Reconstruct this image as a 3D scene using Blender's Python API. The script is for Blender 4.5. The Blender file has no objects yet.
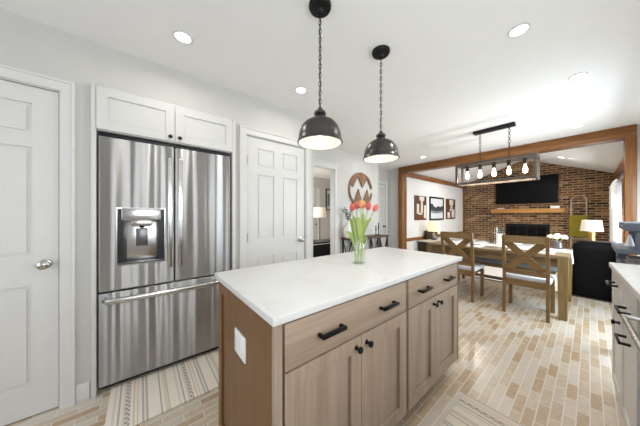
import bpy, bmesh, math, random
from math import pi, sin, cos, radians
from mathutils import Vector, Matrix
random.seed(7)
SC = bpy.context.scene
COL = SC.collection
# ------------------------------------------------------------------ camera
cam_data = bpy.data.cameras.new('camera')
cam = bpy.data.objects.new('camera', cam_data); COL.objects.link(cam)
cam.location = (0, 0, 1.245)
cam.rotation_euler = (pi/2, 0, math.atan2(270, 220) - pi/2)
cam_data.sensor_width = 36.0
cam_data.lens = 36.0 * 220 / 640
cam_data.shift_y = 2.0 / 640
cam_data.clip_start = 0.02
SC.camera = cam
SC.cycles.transparent_max_bounces = 24
SC.cycles.max_bounces = 14
SC.cycles.diffuse_bounces = 6
# ------------------------------------------------------------------ world, exposure, daylight at the living window, added fill elsewhere
SC.view_settings.view_transform = 'Standard'
SC.view_settings.look = 'None'
SC.view_settings.gamma = 1.0
SC.view_settings.use_curve_mapping = False
SC.view_settings.exposure = 0.25
world = bpy.data.worlds.new('sky'); SC.world = world
world.use_nodes = True
_bg = world.node_tree.nodes['Background']
_bg.inputs[0].default_value = (0.78, 0.88, 1.0, 1); _bg.inputs[1].default_value = 1.6

def area(name, loc, rot, sx, sy, watts, color=(1, 1, 1), spread=180, shape='RECTANGLE'):
    l = bpy.data.lights.new(name, 'AREA'); l.shape = shape
    l.size = sx; l.size_y = sy; l.energy = watts; l.color = color; l.spread = radians(spread)
    o = bpy.data.objects.new(name, l); COL.objects.link(o)
    o.location = loc; o.rotation_euler = rot
    return o

def point(name, loc, watts, color=(1, .9, .76), r=.03):
    l = bpy.data.lights.new(name, 'POINT'); l.energy = watts; l.color = color; l.shadow_soft_size = r
    o = bpy.data.objects.new(name, l); COL.objects.link(o); o.location = loc
    return o

DAY = (0.93, 0.97, 1.0)
W_ = 1.0
area('added_window_fill_back', (-1.83, .75, 1.32), (0, -pi/2, 0), 1.7, 1.95, 8*W_, DAY)                 # faces +X; soft fill in an added window behind the camera
area('added_window_fill_sink', (.35, -.92, 1.58), (pi/2, 0, 0), 1.6, .9, 20*W_, DAY)                    # faces +Y; fill for island front and doors, in an added unseen window
area('added_window_fill_dining', (3.7, -.86, 1.28), (pi/2-.5, 0, 0), 1.5, 1.6, 76*W_, (.76, .90, 1.0))  # added unseen window on the right, brightens the dining floor
area('daylight_living_window', (7.6, -.50, 1.15), (pi/2-.3, 0, 0), 1.7, 1.4, 75*W_, DAY)
area('added_bedroom_fill', (1.63, 4.6, 1.4), (0, -pi/2, 0), 1.2, 1.2, 30, DAY)  # added fill for the bedroom, there is no window in this wall
RECESSED_W = 2.2

# ------------------------------------------------------------------ materials
def srgb(r, g, b):
    f = lambda c: (c/255/12.92) if c/255 <= .04045 else ((c/255+.055)/1.055)**2.4
    return (f(r), f(g), f(b), 1)

class NT:
    def __init__(s, name):
        s.m = bpy.data.materials.new(name); s.m.use_nodes = True
        s.t = s.m.node_tree; s.b = s.t.nodes['Principled BSDF']
    def n(s, typ, **kw):
        x = s.t.nodes.new(typ)
        for k, v in kw.items(): setattr(x, k, v)
        return x
    def l(s, a, b): s.t.links.new(a, b)
    def coord(s): return s.n('ShaderNodeTexCoord').outputs['Object']
    def mapping(s, vec, scale=(1, 1, 1), loc=(0, 0, 0)):
        m = s.n('ShaderNodeMapping'); m.inputs['Scale'].default_value = scale; m.inputs['Location'].default_value = loc
        s.l(vec, m.inputs['Vector']); return m.outputs[0]
    def noise(s, vec, scale, detail=3, rough=.5):
        x = s.n('ShaderNodeTexNoise'); x.inputs['Scale'].default_value = scale
        x.inputs['Detail'].default_value = detail; x.inputs['Roughness'].default_value = rough
        s.l(vec, x.inputs['Vector']); return x.outputs['Fac']
    def ramp(s, fac, stops, mode='LINEAR'):
        r = s.n('ShaderNodeValToRGB'); cr = r.color_ramp; cr.interpolation = mode
        while len(cr.elements) < len(stops): cr.elements.new(.5)
        for e, (p, c) in zip(cr.elements, stops): e.position = p; e.color = c
        s.l(fac, r.inputs[0]); return r.outputs[0]
    def bump(s, h, strength, dist):
        b = s.n('ShaderNodeBump'); b.inputs['Strength'].default_value = strength; b.inputs['Distance'].default_value = dist
        s.l(h, b.inputs['Height']); s.l(b.outputs[0], s.b.inputs['Normal'])
    def mix(s, fac, a, b, blend='MIX'):
        m = s.n('ShaderNodeMix', data_type='RGBA', blend_type=blend)
        for sock, v in ((m.inputs[0], fac), (m.inputs[6], a), (m.inputs[7], b)):
            if hasattr(v, 'links') or hasattr(v, 'is_linked'): s.l(v, sock)
            else: sock.default_value = v
        return m.outputs[2]
    def math(s, op, a, b=None):
        m = s.n('ShaderNodeMath', operation=op)
        for sock, v in zip(m.inputs, (a, b)):
            if v is None: continue
            if hasattr(v, 'is_linked'): s.l(v, sock)
            else: sock.default_value = v
        return m.outputs[0]
    def set(s, rough=.5, metal=0, spec=None, color=None):
        s.b.inputs['Roughness'].default_value = rough; s.b.inputs['Metallic'].default_value = metal
        if spec is not None: s.b.inputs['Specular IOR Level'].default_value = spec
        if color is not None:
            if hasattr(color, 'is_linked'): s.l(color, s.b.inputs['Base Color'])
            else: s.b.inputs['Base Color'].default_value = color
        return s

def paint(name, c, rough=.5, var=.03, metal=0, spec=.4, bump=.0):
    t = NT(name); v = t.coord(); f = t.noise(v, 9, 3)
    d = tuple(max(0, x*(1-var)) for x in c[:3]) + (1,); u = tuple(min(1, x*(1+var)) for x in c[:3]) + (1,)
    t.set(rough, metal, spec, t.ramp(f, [(.3, d), (.7, u)]))
    if bump: t.bump(t.noise(v, 160, 2), bump, .002)
    return t.m

def wood(name, c1, c2, axis='X', rough=.45, scale=1.0, spec=.35):
    t = NT(name); v = t.coord()
    k = {'X': (1.2, 22, 22), 'Y': (22, 1.2, 22), 'Z': (22, 22, 1.2)}[axis]
    m = t.mapping(v, tuple(x*scale for x in k))
    n1 = t.noise(m, 1.0, 5, .6); n2 = t.noise(t.mapping(v, tuple(x*scale*4 for x in k)), 1.0, 2, .5)
    f = t.math('ADD', t.math('MULTIPLY', n1, .75), t.math('MULTIPLY', n2, .25))
    t.set(rough, 0, spec, t.ramp(f, [(.34, c1), (.66, c2)]))
    t.bump(n2, .08, .002)
    return t.m

def emit(name, c, strength):
    t = NT(name); t.set(.5, 0, .2, c)
    t.b.inputs['Emission Color'].default_value = c; t.b.inputs['Emission Strength'].default_value = strength
    return t.m

def bricks(name, u, v, w, h, mortar, stops, mcol, rough=.8, bump=.5, mrough=None, blotch=.0, spec=.3):
    t = NT(name); c = t.coord()
    sp = t.n('ShaderNodeSeparateXYZ'); t.l(c, sp.inputs[0])
    cb = t.n('ShaderNodeCombineXYZ'); t.l(sp.outputs[u], cb.inputs[0]); t.l(sp.outputs[v], cb.inputs[1])
    def bt(off):
        b = t.n('ShaderNodeTexBrick'); b.offset = .5; b.squash = 1
        b.inputs['Color1'].default_value = (0, 0, 0, 1); b.inputs['Color2'].default_value = (1, 1, 1, 1)
        b.inputs['Mortar'].default_value = (.5, .5, .5, 1)
        b.inputs['Scale'].default_value = 1; b.inputs['Mortar Size'].default_value = mortar
        b.inputs['Mortar Smooth'].default_value = .25; b.inputs['Bias'].default_value = 0
        b.inputs['Brick Width'].default_value = w; b.inputs['Row Height'].default_value = h
        t.l(cb.outputs[0], b.inputs['Vector']); return b
    b = bt(0)
    nz = t.noise(c, 30, 4, .6); big = t.noise(c, 1.6, 2, .5)
    r = t.n('ShaderNodeSeparateColor'); t.l(b.outputs['Color'], r.inputs[0])
    f = t.math('ADD', r.outputs[0], t.math('MULTIPLY', t.math('SUBTRACT', nz, .5), .9))
    f = t.math('ADD', f, t.math('MULTIPLY', t.math('SUBTRACT', big, .5), blotch))
    col = t.ramp(f, stops)
    mn = t.mix(t.math('MULTIPLY', nz, .35), mcol, tuple(x*.6 for x in mcol[:3])+(1,))
    t.set(rough, 0, spec, t.mix(b.outputs['Fac'], col, mn))
    hgt = t.math('ADD', t.math('MULTIPLY', t.math('SUBTRACT', 1.0, b.outputs['Fac']), 1.0), t.math('MULTIPLY', nz, .4))
    t.bump(hgt, bump, .006)
    return t.m

def fabric(name, c, rough=.9, scale=220, bump=.3, var=.12):
    t = NT(name); v = t.coord(); f = t.noise(v, scale, 2); g = t.noise(v, 6, 3)
    d = tuple(x*(1-var) for x in c[:3])+(1,); u = tuple(min(1, x*(1+var)) for x in c[:3])+(1,)
    t.set(rough, 0, .2, t.ramp(t.math('ADD', t.math('MULTIPLY', f, .5), t.math('MULTIPLY', g, .5)), [(.35, d), (.65, u)]))
    t.bump(f, bump, .002); return t.m

def steel(name, base=(.46, .45, .44, 1), rough=.42, wave=1.0):
    t = NT(name); v = t.coord()
    w = t.noise(t.mapping(v, (7.0, 7.0, .2)), 1.0, 1.5, .4)
    br = t.noise(t.mapping(v, (3, 3, 420)), 1.0, 2, .5)
    t.set(rough, 1.0, None, t.ramp(br, [(.3, tuple(x*.93 for x in base[:3])+(1,)), (.7, base)]))
    t.b.inputs['Anisotropic'].default_value = .92; t.b.inputs['Anisotropic Rotation'].default_value = .25
    tg = t.n('ShaderNodeTangent'); tg.direction_type = 'RADIAL'; tg.axis = 'Z'; t.l(tg.outputs[0], t.b.inputs['Tangent'])
    t.bump(w, wave, .07)
    return t.m

def glass(name, c=(1, 1, 1, 1), rough=.0, mixf=.12):
    t = NT(name)
    tr = t.n('ShaderNodeBsdfTransparent'); tr.inputs[0].default_value = c
    gl = t.n('ShaderNodeBsdfGlossy'); gl.inputs['Roughness'].default_value = .03
    fr = t.n('ShaderNodeLayerWeight'); fr.inputs[0].default_value = .3
    fc = t.math('MULTIPLY', t.math('POWER', fr.outputs['Facing'], 2.5), .35)
    ms = t.n('ShaderNodeMixShader')
    t.l(t.math('ADD', fc, mixf-.08), ms.inputs[0]); t.l(tr.outputs[0], ms.inputs[1]); t.l(gl.outputs[0], ms.inputs[2])
    t.l(ms.outputs[0], t.t.nodes['Material Output'].inputs['Surface'])
    return t.m

def rug_mat(name, length):
    # woven stripes across the rug: position along the rug's length drives the colour, dashes break the dark bands
    t = NT(name); c = t.coord(); sp = t.n('ShaderNodeSeparateXYZ'); t.l(c, sp.inputs[0])
    cream, cr2, tan, grey, dark = srgb(226, 216, 202), srgb(208, 198, 184), srgb(196, 178, 156), srgb(172, 167, 161), srgb(104, 101, 99)
    per = .335
    f = t.math('FRACT', t.math('ADD', t.math('DIVIDE', sp.outputs[0], per), 10.0))
    st = [(0, cream), (.08, cr2), (.12, cream), (.16, grey), (.19, cream), (.23, cr2), (.26, dark), (.335, cream), (.38, tan), (.40, cream),
          (.44, tan), (.455, cream), (.51, grey), (.545, cream), (.57, grey), (.605, cream), (.79, grey), (.82, cream), (.86, cr2), (.92, tan), (.94, cream)]
    s = t.ramp(f, st, 'CONSTANT')
    wv = t.n('ShaderNodeTexChecker'); wv.inputs['Scale'].default_value = 62
    wv.inputs[1].default_value = (1, 1, 1, 1); wv.inputs[2].default_value = (0, 0, 0, 1); t.l(t.mapping(c, (1.1, .8, 0), (0, 0, .001)), wv.inputs[0])
    nz = t.noise(t.mapping(c, (90, 40, 40)), 1, 3, .7)
    band = t.math('MULTIPLY', t.math('GREATER_THAN', f, .26), t.math('LESS_THAN', f, .335))
    k = t.math('MULTIPLY', band, t.math('ADD', t.math('MULTIPLY', wv.outputs['Fac'], .55), t.math('MULTIPLY', nz, .5)))
    col = t.mix(k, s, cream)
    col = t.mix(t.math('MULTIPLY', nz, .22), col, srgb(170, 158, 142))
    t.set(.95, 0, .15, col); t.bump(nz, .5, .004); return t.m

M = {}
M['wall'] = paint('greige_wall_paint', srgb(198, 195, 190), .75, .015, spec=.2)
M['ceil'] = paint('white_ceiling_paint', srgb(235, 234, 232), .85, .01, spec=.15)
M['white'] = paint('white_trim_paint', srgb(210, 208, 204), .38, .01)
M['livwall'] = paint('white_living_wall_paint', srgb(226, 224, 220), .75, .015, spec=.2)
M['cab'] = paint('white_cabinet_paint', srgb(205, 203, 199), .35, .01)
M['quartz'] = None
M['black'] = paint('matte_black_metal', (.012, .012, .013, 1), .42, .1, .6)
M['blackplastic'] = paint('black_plastic', (.01, .01, .011, 1), .35, .1)
M['screen'] = paint('black_glass_screen', (.003, .003, .0035, 1), .45, .05, spec=.12)
M['gun'] = paint('gunmetal_grey_enamel', srgb(84, 82, 80), .3, .05, .9)
M['shadein'] = paint('white_shade_lining', srgb(216, 212, 204), .5, .01)
M['steel'] = steel('brushed_stainless_steel')
M['steelplain'] = paint('polished_steel', (.62, .61, .6, 1), .22, .04, 1.0)
M['steeldark'] = paint('dark_grey_steel', (.16, .16, .165, 1), .3, .06, .8)
M['nickel'] = paint('satin_nickel', (.5, .48, .45, 1), .28, .05, 1.0)
M['bronze'] = paint('dark_bronze_metal', (.035, .028, .024, 1), .38, .12, .7)
M['oak'] = wood('stained_oak_trim', srgb(100, 62, 28), srgb(142, 94, 48), 'Y', .4)
M['oakz'] = wood('stained_oak_post', srgb(100, 62, 28), srgb(142, 94, 48), 'Z', .4)
M['oakx'] = wood('stained_oak_rail', srgb(100, 56, 22), srgb(146, 90, 40), 'X', .4)
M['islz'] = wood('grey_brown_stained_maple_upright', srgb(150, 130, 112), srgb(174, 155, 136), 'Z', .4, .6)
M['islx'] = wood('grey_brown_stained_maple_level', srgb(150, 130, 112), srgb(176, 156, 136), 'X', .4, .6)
M['islshade'] = wood('grey_brown_maple_end_shaded', srgb(112, 78, 46), srgb(130, 95, 60), 'Z', .4, .6)  # maple darkened in its colour for the shade on the island's ends
M['chair'] = wood('warm_brown_chair_wood', srgb(98, 74, 42), srgb(134, 105, 66), 'Z', .38)
M['chairy'] = wood('warm_brown_chair_wood_level', srgb(98, 74, 42), srgb(134, 105, 66), 'Y', .38)
M['table'] = wood('weathered_brown_table_wood', srgb(98, 80, 54), srgb(136, 114, 82), 'Y', .4)
M['tablez'] = wood('weathered_brown_leg_wood', srgb(100, 78, 44), srgb(138, 112, 70), 'Z', .45)
M['mantel'] = wood('honey_pine_mantel', srgb(158, 104, 48), srgb(196, 144, 78), 'Y', .5)
M['signwood'] = wood('reclaimed_brown_sign_wood', srgb(98, 70, 50), srgb(152, 116, 86), 'Z', .6)
M['darkwood'] = wood('dark_walnut_board', srgb(62, 46, 36), srgb(98, 76, 60), 'X', .5)
M['ladderwood'] = wood('pale_grey_ladder_wood', srgb(140, 122, 96), srgb(180, 162, 134), 'Z', .6)
M['espresso'] = wood('espresso_brown_furniture', srgb(34, 24, 18), srgb(58, 42, 32), 'X', .45)
M['bluegrey'] = paint('blue_grey_painted_wood', srgb(92, 98, 110), .5, .06)
M['seat'] = fabric('pale_grey_seat_upholstery', srgb(206, 208, 214))
M['bench'] = fabric('mid_grey_bench_upholstery', srgb(128, 132, 140))
M['linen'] = fabric('white_linen', srgb(236, 234, 230), var=.04)
M['curtain'] = fabric('white_curtain_cloth', srgb(232, 232, 230), var=.03)
M['throw'] = fabric('olive_green_knit', srgb(124, 112, 38), scale=90, bump=.8)
M['greycloth'] = fabric('mottled_grey_cloth', srgb(150, 146, 142), scale=60, var=.3)
M['carpet'] = fabric('pale_grey_carpet', srgb(214, 208, 200), scale=140, bump=.6)
M['mat'] = fabric('grey_woven_placemat', srgb(150, 142, 132))
M['frametone'] = paint('weathered_grey_brown_metal', srgb(84, 76, 70), .5, .15, .3)
M['leather'] = paint('black_leather', (.004, .0035, .0035, 1), .55, .15, spec=.12)
M['shade'] = None
M['ceramic'] = paint('white_ceramic', srgb(236, 235, 232), .3, .01)
M['glass'] = glass('clear_glass')
M['bulbglass'] = glass('clear_bulb_glass', (1, .97, .9, 1))
M['water'] = glass('water', (.93, .97, .92, 1), 0, .06)
M['stem'] = paint('fresh_green_stem', srgb(170, 186, 112), .5, .15)
M['leaf'] = paint('fresh_green_leaf', srgb(160, 178, 100), .45, .2)
M['euc'] = paint('dusty_green_eucalyptus', srgb(96, 108, 100), .6, .2)
M['coral'] = paint('coral_red_petal', srgb(204, 92, 84), .5, .12)
M['pink'] = paint('salmon_pink_petal', srgb(214, 116, 102), .5, .12)
M['orange'] = paint('orange_yellow_petal', srgb(212, 150, 104), .5, .12)
M['petalwhite'] = paint('cream_white_petal', srgb(238, 232, 214), .6, .06)
M['gold'] = paint('antique_gold', srgb(176, 140, 84), .35, .08, .8)
M['mercury'] = paint('smoky_mercury_glass', srgb(120, 116, 114), .18, .15, .7)
M['plastic'] = paint('white_plastic_plate', srgb(240, 240, 238), .35, .01)
M['floor'] = bricks('tan_brick_pavers', 0, 1, .205, .0535, .003,
    [(.0, srgb(168, 142, 110)), (.3, srgb(179, 157, 129)), (.55, srgb(188, 172, 150)), (.8, srgb(198, 186, 170)), (1.0, srgb(194, 186, 175))],
    srgb(218, 212, 203), rough=.38, bump=.2, blotch=.5, spec=.6)
_f = M['floor'].node_tree.nodes['Principled BSDF']; _f.inputs['Coat Weight'].default_value = .8; _f.inputs['Coat Roughness'].default_value = .22; _f.inputs['Coat IOR'].default_value = 1.6
M['brick'] = bricks('brown_fireplace_brick', 1, 2, .205, .069, .0085,
    [(0, srgb(44, 29, 19)), (.25, srgb(88, 56, 33)), (.5, srgb(124, 82, 48)), (.75, srgb(94, 60, 36)), (1.0, srgb(168, 130, 86))],
    srgb(170, 154, 128), rough=.85, bump=.7, blotch=.5)
M['rug'] = rug_mat('cream_striped_weave', 1.0)
t = NT('white_veined_quartz'); v = t.coord()
n = t.noise(v, 2.2, 6, .65); vein = t.math('ABSOLUTE', t.math('SUBTRACT', n, .5))
t.set(.3, 0, .4, t.ramp(vein, [(0, srgb(208, 206, 201)), (.012, srgb(216, 215, 212)), (.2, srgb(217, 216, 214))])); M['quartz'] = t.m
t = NT('cream_lit_lampshade'); t.set(.9, 0, .1, srgb(236, 222, 190))
t.b.inputs['Emission Color'].default_value = srgb(255, 224, 170); t.b.inputs['Emission Strength'].default_value = .55; M['shade'] = t.m
t = NT('white_glowing_lampshade'); t.set(.9, 0, .1, srgb(226, 220, 208))
t.b.inputs['Emission Color'].default_value = srgb(255, 226, 180); t.b.inputs['Emission Strength'].default_value = .2; M['shade2'] = t.m  # soft warm glow put into the white shade as emission
M['bulb'] = emit('glowing_bulb', (1, .88, .66, 1), 5)
M['bulbw'] = emit('glowing_white_bulb', (1, .95, .87, 1), 2.5)
M['downlight'] = emit('lit_downlight_lens', (1, .97, .92, 1), 6)
M['paper'] = paint('off_white_panel', srgb(214, 206, 196), .6, .03)
M['artgrey'] = paint('mid_grey_art_paint', srgb(120, 120, 122), .7, .15)
M['artdark'] = paint('charcoal_art_paint', srgb(56, 58, 62), .7, .2)
M['artlight'] = paint('pale_grey_art_paint', srgb(206, 208, 210), .7, .05)

# ------------------------------------------------------------------ mesh helpers
IDM = Matrix.Identity(4)
class MB:
    def __init__(s): s.bm = bmesh.new()
    def _add(s, fn, xf=None, smooth=False):
        b = bmesh.new(); fn(b)
        if xf is not None: bmesh.ops.transform(b, matrix=xf, verts=b.verts)
        for f in b.faces: f.smooth = smooth
        me = bpy.data.meshes.new('t'); b.to_mesh(me); b.free(); s.bm.from_mesh(me); bpy.data.meshes.remove(me); return s
    def box(s, x0, x1, y0, y1, z0, z1, bev=0.0, seg=2, xf=None):
        def fn(b):
            bmesh.ops.create_cube(b, size=1)
            for v in b.verts: v.co = Vector(((x0+x1)/2+v.co.x*(x1-x0), (y0+y1)/2+v.co.y*(y1-y0), (z0+z1)/2+v.co.z*(z1-z0)))
            if bev: bmesh.ops.bevel(b, geom=list(b.edges), offset=bev, segments=seg, profile=.5, affect='EDGES')
        return s._add(fn, xf)
    def raw(s, verts, faces, smooth=False, xf=None):
        def fn(b):
            vs = [b.verts.new(v) for v in verts]
            for f in faces:
                try: b.faces.new([vs[i] for i in f])
                except ValueError: pass
            bmesh.ops.recalc_face_normals(b, faces=b.faces)
        return s._add(fn, xf, smooth)
    def lathe(s, prof, c=(0, 0, 0), n=32, xf=None, smooth=True, close=False):
        # prof: (radius, z) list, revolved about z
        vs, fs = [], []; k = len(prof)
        for i in range(n):
            a = 2*pi*i/n
            for r, z in prof: vs.append((c[0]+r*cos(a), c[1]+r*sin(a), c[2]+z))
        for i in range(n):
            j = (i+1) % n
            for q in range(k-1 if not close else k):
                w = (q+1) % k
                fs.append((i*k+q, j*k+q, j*k+w, i*k+w))
        def fn(b):
            V = [b.verts.new(v) for v in vs]
            for f in fs:
                try: b.faces.new([V[i] for i in f])
                except ValueError: pass
            bmesh.ops.remove_doubles(b, verts=b.verts, dist=1e-5)
            for e in [e for e in b.edges if len(e.link_faces) == 1]: pass
            bmesh.ops.recalc_face_normals(b, faces=b.faces)
        return s._add(fn, xf, smooth)
    def tube(s, pts, r, n=8, smooth=True, caps=True, xf=None, closed=False, flat=1.0):
        pts = [Vector(p) for p in pts]; m = len(pts)
        rs = r if isinstance(r, (list, tuple)) else [r]*m
        vs, fs = [], []; prev = None
        for i, p in enumerate(pts):
            if closed: d = pts[(i+1) % m]-pts[i-1]
            else: d = (pts[min(i+1, m-1)]-pts[max(i-1, 0)])
            d.normalize()
            if prev is None:
                up = Vector((0, 0, 1)) if abs(d.z) < .9 else Vector((1, 0, 0))
                u = d.cross(up).normalized()
            else: u = (prev-d*prev.dot(d)).normalized()
            prev = u; w = d.cross(u)
            for k in range(n):
                a = 2*pi*k/n
                vs.append(p+(u*cos(a)+w*sin(a)*flat)*rs[i])
        for i in range(m if closed else m-1):
            j = (i+1) % m
            for k in range(n):
                q = (k+1) % n; fs.append((i*n+k, i*n+q, j*n+q, j*n+k))
        if caps and not closed: fs += [tuple(range(n)), tuple((m-1)*n+k for k in range(n))]
        return s.raw(vs, fs, smooth, xf)
    def cyl(s, p, q, r, n=16, r2=None): return s.tube([p, q], [r, r if r2 is None else r2], n)
    def prism(s, outline, y0, y1, xf=None, smooth=False):
        # outline in (x, z), extruded along y
        n = len(outline)
        vs = [(x, y0, z) for x, z in outline]+[(x, y1, z) for x, z in outline]
        fs = [tuple(range(n)), tuple(range(n, 2*n))]+[(i, (i+1) % n, n+(i+1) % n, n+i) for i in range(n)]
        return s.raw(vs, fs, smooth, xf)
    def bar(s, a, b, w, t, up=(0, 0, 1), bev=.002):
        # rectangular bar from a to b, w across (perpendicular to up), t along up
        a, b = Vector(a), Vector(b); d = b-a; L = d.length; d.normalize()
        u = Vector(up).cross(d).normalized(); v = d.cross(u)
        m = Matrix((( d.x, u.x, v.x, a.x), (d.y, u.y, v.y, a.y), (d.z, u.z, v.z, a.z), (0, 0, 0, 1)))
        return s.box(0, L, -w/2, w/2, -t/2, t/2, bev, 1, m)
    def sphere(s, c, r, sc=(1, 1, 1), u=16, v=10, xf=None):
        def fn(b):
            bmesh.ops.create_uvsphere(b, u_segments=u, v_segments=v, radius=r)
            for q in b.verts: q.co = Vector((c[0]+q.co.x*sc[0], c[1]+q.co.y*sc[1], c[2]+q.co.z*sc[2]))
        return s._add(fn, xf, True)
    def relief(s, xs, zs, depth, thick, xf=None):
        # one solid slab whose front (facing -y) is stepped: depth(i, j) is how far cell i, j is set back; None = hole
        nx, nz = len(xs)-1, len(zs)-1; vs, fs = [], []
        D = [[depth(i, j) for j in range(nz)] for i in range(nx)]
        def q(*p):
            k = len(vs); vs.extend(p); fs.append(tuple(range(k, k+len(p))))
        for i in range(nx):
            for j in range(nz):
                d = D[i][j]
                if d is None: continue
                a, b, c, e = xs[i], xs[i+1], zs[j], zs[j+1]
                q((a, d, c), (b, d, c), (b, d, e), (a, d, e)); q((a, thick, c), (a, thick, e), (b, thick, e), (b, thick, c))
                for di, dj, p0, p1 in ((-1, 0, (a, c), (a, e)), (1, 0, (b, c), (b, e)), (0, -1, (a, c), (b, c)), (0, 1, (a, e), (b, e))):
                    ii, jj = i+di, j+dj
                    o = D[ii][jj] if 0 <= ii < nx and 0 <= jj < nz else None
                    o = thick if o is None else o
                    if o > d+1e-9: q((p0[0], d, p0[1]), (p1[0], d, p1[1]), (p1[0], o, p1[1]), (p0[0], o, p0[1]))
        def fn(bb):
            V = [bb.verts.new(v) for v in vs]
            for f in fs: bb.faces.new([V[i] for i in f])
            bmesh.ops.remove_doubles(bb, verts=bb.verts, dist=1e-6)
            bmesh.ops.recalc_face_normals(bb, faces=bb.faces)
        return s._add(fn, xf)
    def move(s, v): bmesh.ops.translate(s.bm, vec=Vector(v), verts=s.bm.verts); return s
    def xf(s, m): bmesh.ops.transform(s.bm, matrix=m, verts=s.bm.verts); return s

def wpos(o):
    p = Vector((0, 0, 0))
    while o is not None: p = p+o.location; o = o.parent
    return p
def obj(name, mb, mat, parent=None, world=True, angle=40):
    """link the collected shapes as ONE mesh object; with world=True shapes were given in world space"""
    if parent is not None and world: mb.move(-wpos(parent))
    me = bpy.data.meshes.new(name); mb.bm.to_mesh(me); mb.bm.free()
    me.materials.append(M[mat] if isinstance(mat, str) else mat)
    me.set_sharp_from_angle(angle=radians(angle))
    o = bpy.data.objects.new(name, me); COL.objects.link(o); o.parent = parent
    return o
def tag(o, label, cat, group=None, kind=None):
    o['label'] = label; o['category'] = cat
    if group: o['group'] = group
    if kind: o['kind'] = kind
    return o
def thing(name, label, cat, loc, group=None, rz=0):
    o = bpy.data.objects.new(name, None); COL.objects.link(o); o.empty_display_size = .1
    o.location = loc; o.rotation_euler = (0, 0, rz)
    return tag(o, label, cat, group)
def struct(name, mb, mat, parent=None):
    o = obj(name, mb, mat, parent); 
    if parent is None: o['kind'] = 'structure'
    return o
def dup(root, loc, label=None, rz=None):
    r = root.copy(); COL.objects.link(r); r.location = loc
    if rz is not None: r.rotation_euler = (0, 0, rz)
    if label: r['label'] = label
    for ch in list(root.children):
        c = ch.copy(); COL.objects.link(c); c.parent = r
        for g in ch.children:
            d = g.copy(); COL.objects.link(d); d.parent = c
    return r
def only(mb, name, mat, label, cat, loc, group=None, world=True):
    """a thing that is one mesh, origin at its base"""
    if world: mb.move(-Vector(loc))
    o = obj(name, mb, mat); o.location = loc
    return tag(o, label, cat, group)
def shaker(w, h, t=.02, fr=.06, rec=.008, groove=.0015):
    g = .007                                   # narrow groove round the recessed panel
    def dep(i, j):
        if i in (0, 4) or j in (0, 4): return 0
        return rec if (i == 2 and j == 2) else min(rec+groove, t-.002)
    return [0, fr, fr+g, w-fr-g, w-fr, w], [0, fr, fr+g, h-fr-g, h-fr, h], dep, t
T = Matrix.Translation
def face_my(x, y, z): return T((x, y, z))                                          # slab seen from -Y, local x -> +X
def face_mx(x, y, z): return T((x, y, z)) @ Matrix.Rotation(-pi/2, 4, 'Z')          # slab seen from -X, local x -> -Y
def face_py(x, y, z): return T((x, y, z)) @ Matrix.Rotation(pi, 4, 'Z')             # slab seen from +Y, local x -> -X
# ------------------------------------------------------------------ the setting
def wallgrid(name, us, vs, holes, d0, d1, axis, mat):
    """wall in the plane of u (X or Y) and z with rectangular holes [(u0,u1,z0,z1)]"""
    U = sorted(set(us + [h[0] for h in holes] + [h[1] for h in holes])); V = sorted(set(vs + [h[2] for h in holes] + [h[3] for h in holes]))
    def dep(i, j):
        cu, cv = (U[i]+U[i+1])/2, (V[j]+V[j+1])/2
        return None if any(h[0] < cu < h[1] and h[2] < cv < h[3] for h in holes) else 0
    mb = MB()
    if axis == 'Y-': mb.relief(U, V, dep, d1-d0, T((0, d0, 0)))                       # seen from -Y, plane Y=d0
    elif axis == 'Y+': mb.relief([-u for u in U[::-1]], V, lambda i, j: dep(len(U)-2-i, j), d1-d0, face_py(0, d1, 0))
    elif axis == 'X-': mb.relief([-u for u in U[::-1]], V, lambda i, j: dep(len(U)-2-i, j), d1-d0, face_mx(d0, 0, 0))
    return struct(name, mb, mat)

H = 2.44
mb = MB().box(-1.95, 5.16, -1.0, 2.95, -.12, 0); mb.box(3.9, 5.16, 2.95, 3.45, -.12, 0)
struct('floor', mb, 'floor')
struct('floor_living', MB().box(5.22, 9.65, -.55, 3.15, -.3, -.18), 'carpet')
struct('floor_bedroom', MB().box(1.5, 3.9, 2.95, 5.6, -.12, 0).box(3.9, 5.3, 3.45, 5.6, -.12, 0), 'carpet')
struct('ceiling', MB().box(-1.95, 5.2, -1.0, 3.5, H, H+.1), 'ceil')
struct('ceiling_bedroom', MB().box(1.5, 5.3, 3.5, 5.6, H, H+.1), 'ceil')
EL, ER, PK, PY = 2.36, 2.32, 3.02, 1.35      # living room: eaves left and right, ridge
mb = MB()
mb.raw([(x, y, z) for x in (5.1, 9.65) for y, z in ((3.2, EL-.055), (PY, PK), (PY, PK+.12), (3.2, EL+.065))],
       [(0, 1, 2, 3), (4, 5, 6, 7), (0, 1, 5, 4), (1, 2, 6, 5), (2, 3, 7, 6), (3, 0, 4, 7)])
mb.raw([(x, y, z) for x in (5.1, 9.65) for y, z in ((-.56, ER-.055), (PY, PK), (PY, PK+.12), (-.56, ER+.065))],
       [(0, 1, 2, 3), (4, 5, 6, 7), (0, 1, 5, 4), (1, 2, 6, 5), (2, 3, 7, 6), (3, 0, 4, 7)])
struct('ceiling_living', mb, 'livwall')
wallgrid('wall_left', [-1.95, 1.65], [0, H], [(-1.175, -.403, 0, 2.045), (-.235, .67, 0, 2.13), (.812, 1.538, 0, 2.05)], 2.16, 2.26, 'Y-', 'wall')
struct('wall_closet', MB().box(-1.95, 1.5, 2.92, 3.0, 0, H), 'wall')
struct('wall_corner', MB().box(1.56, 1.65, 2.26, 3.0, 0, H), 'wall')
wallgrid('wall_hall', [1.65, 3.97], [0, H], [(1.87, 2.70, 0, 2.075)], 2.89, 3.0, 'Y-', 'wall')
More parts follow.
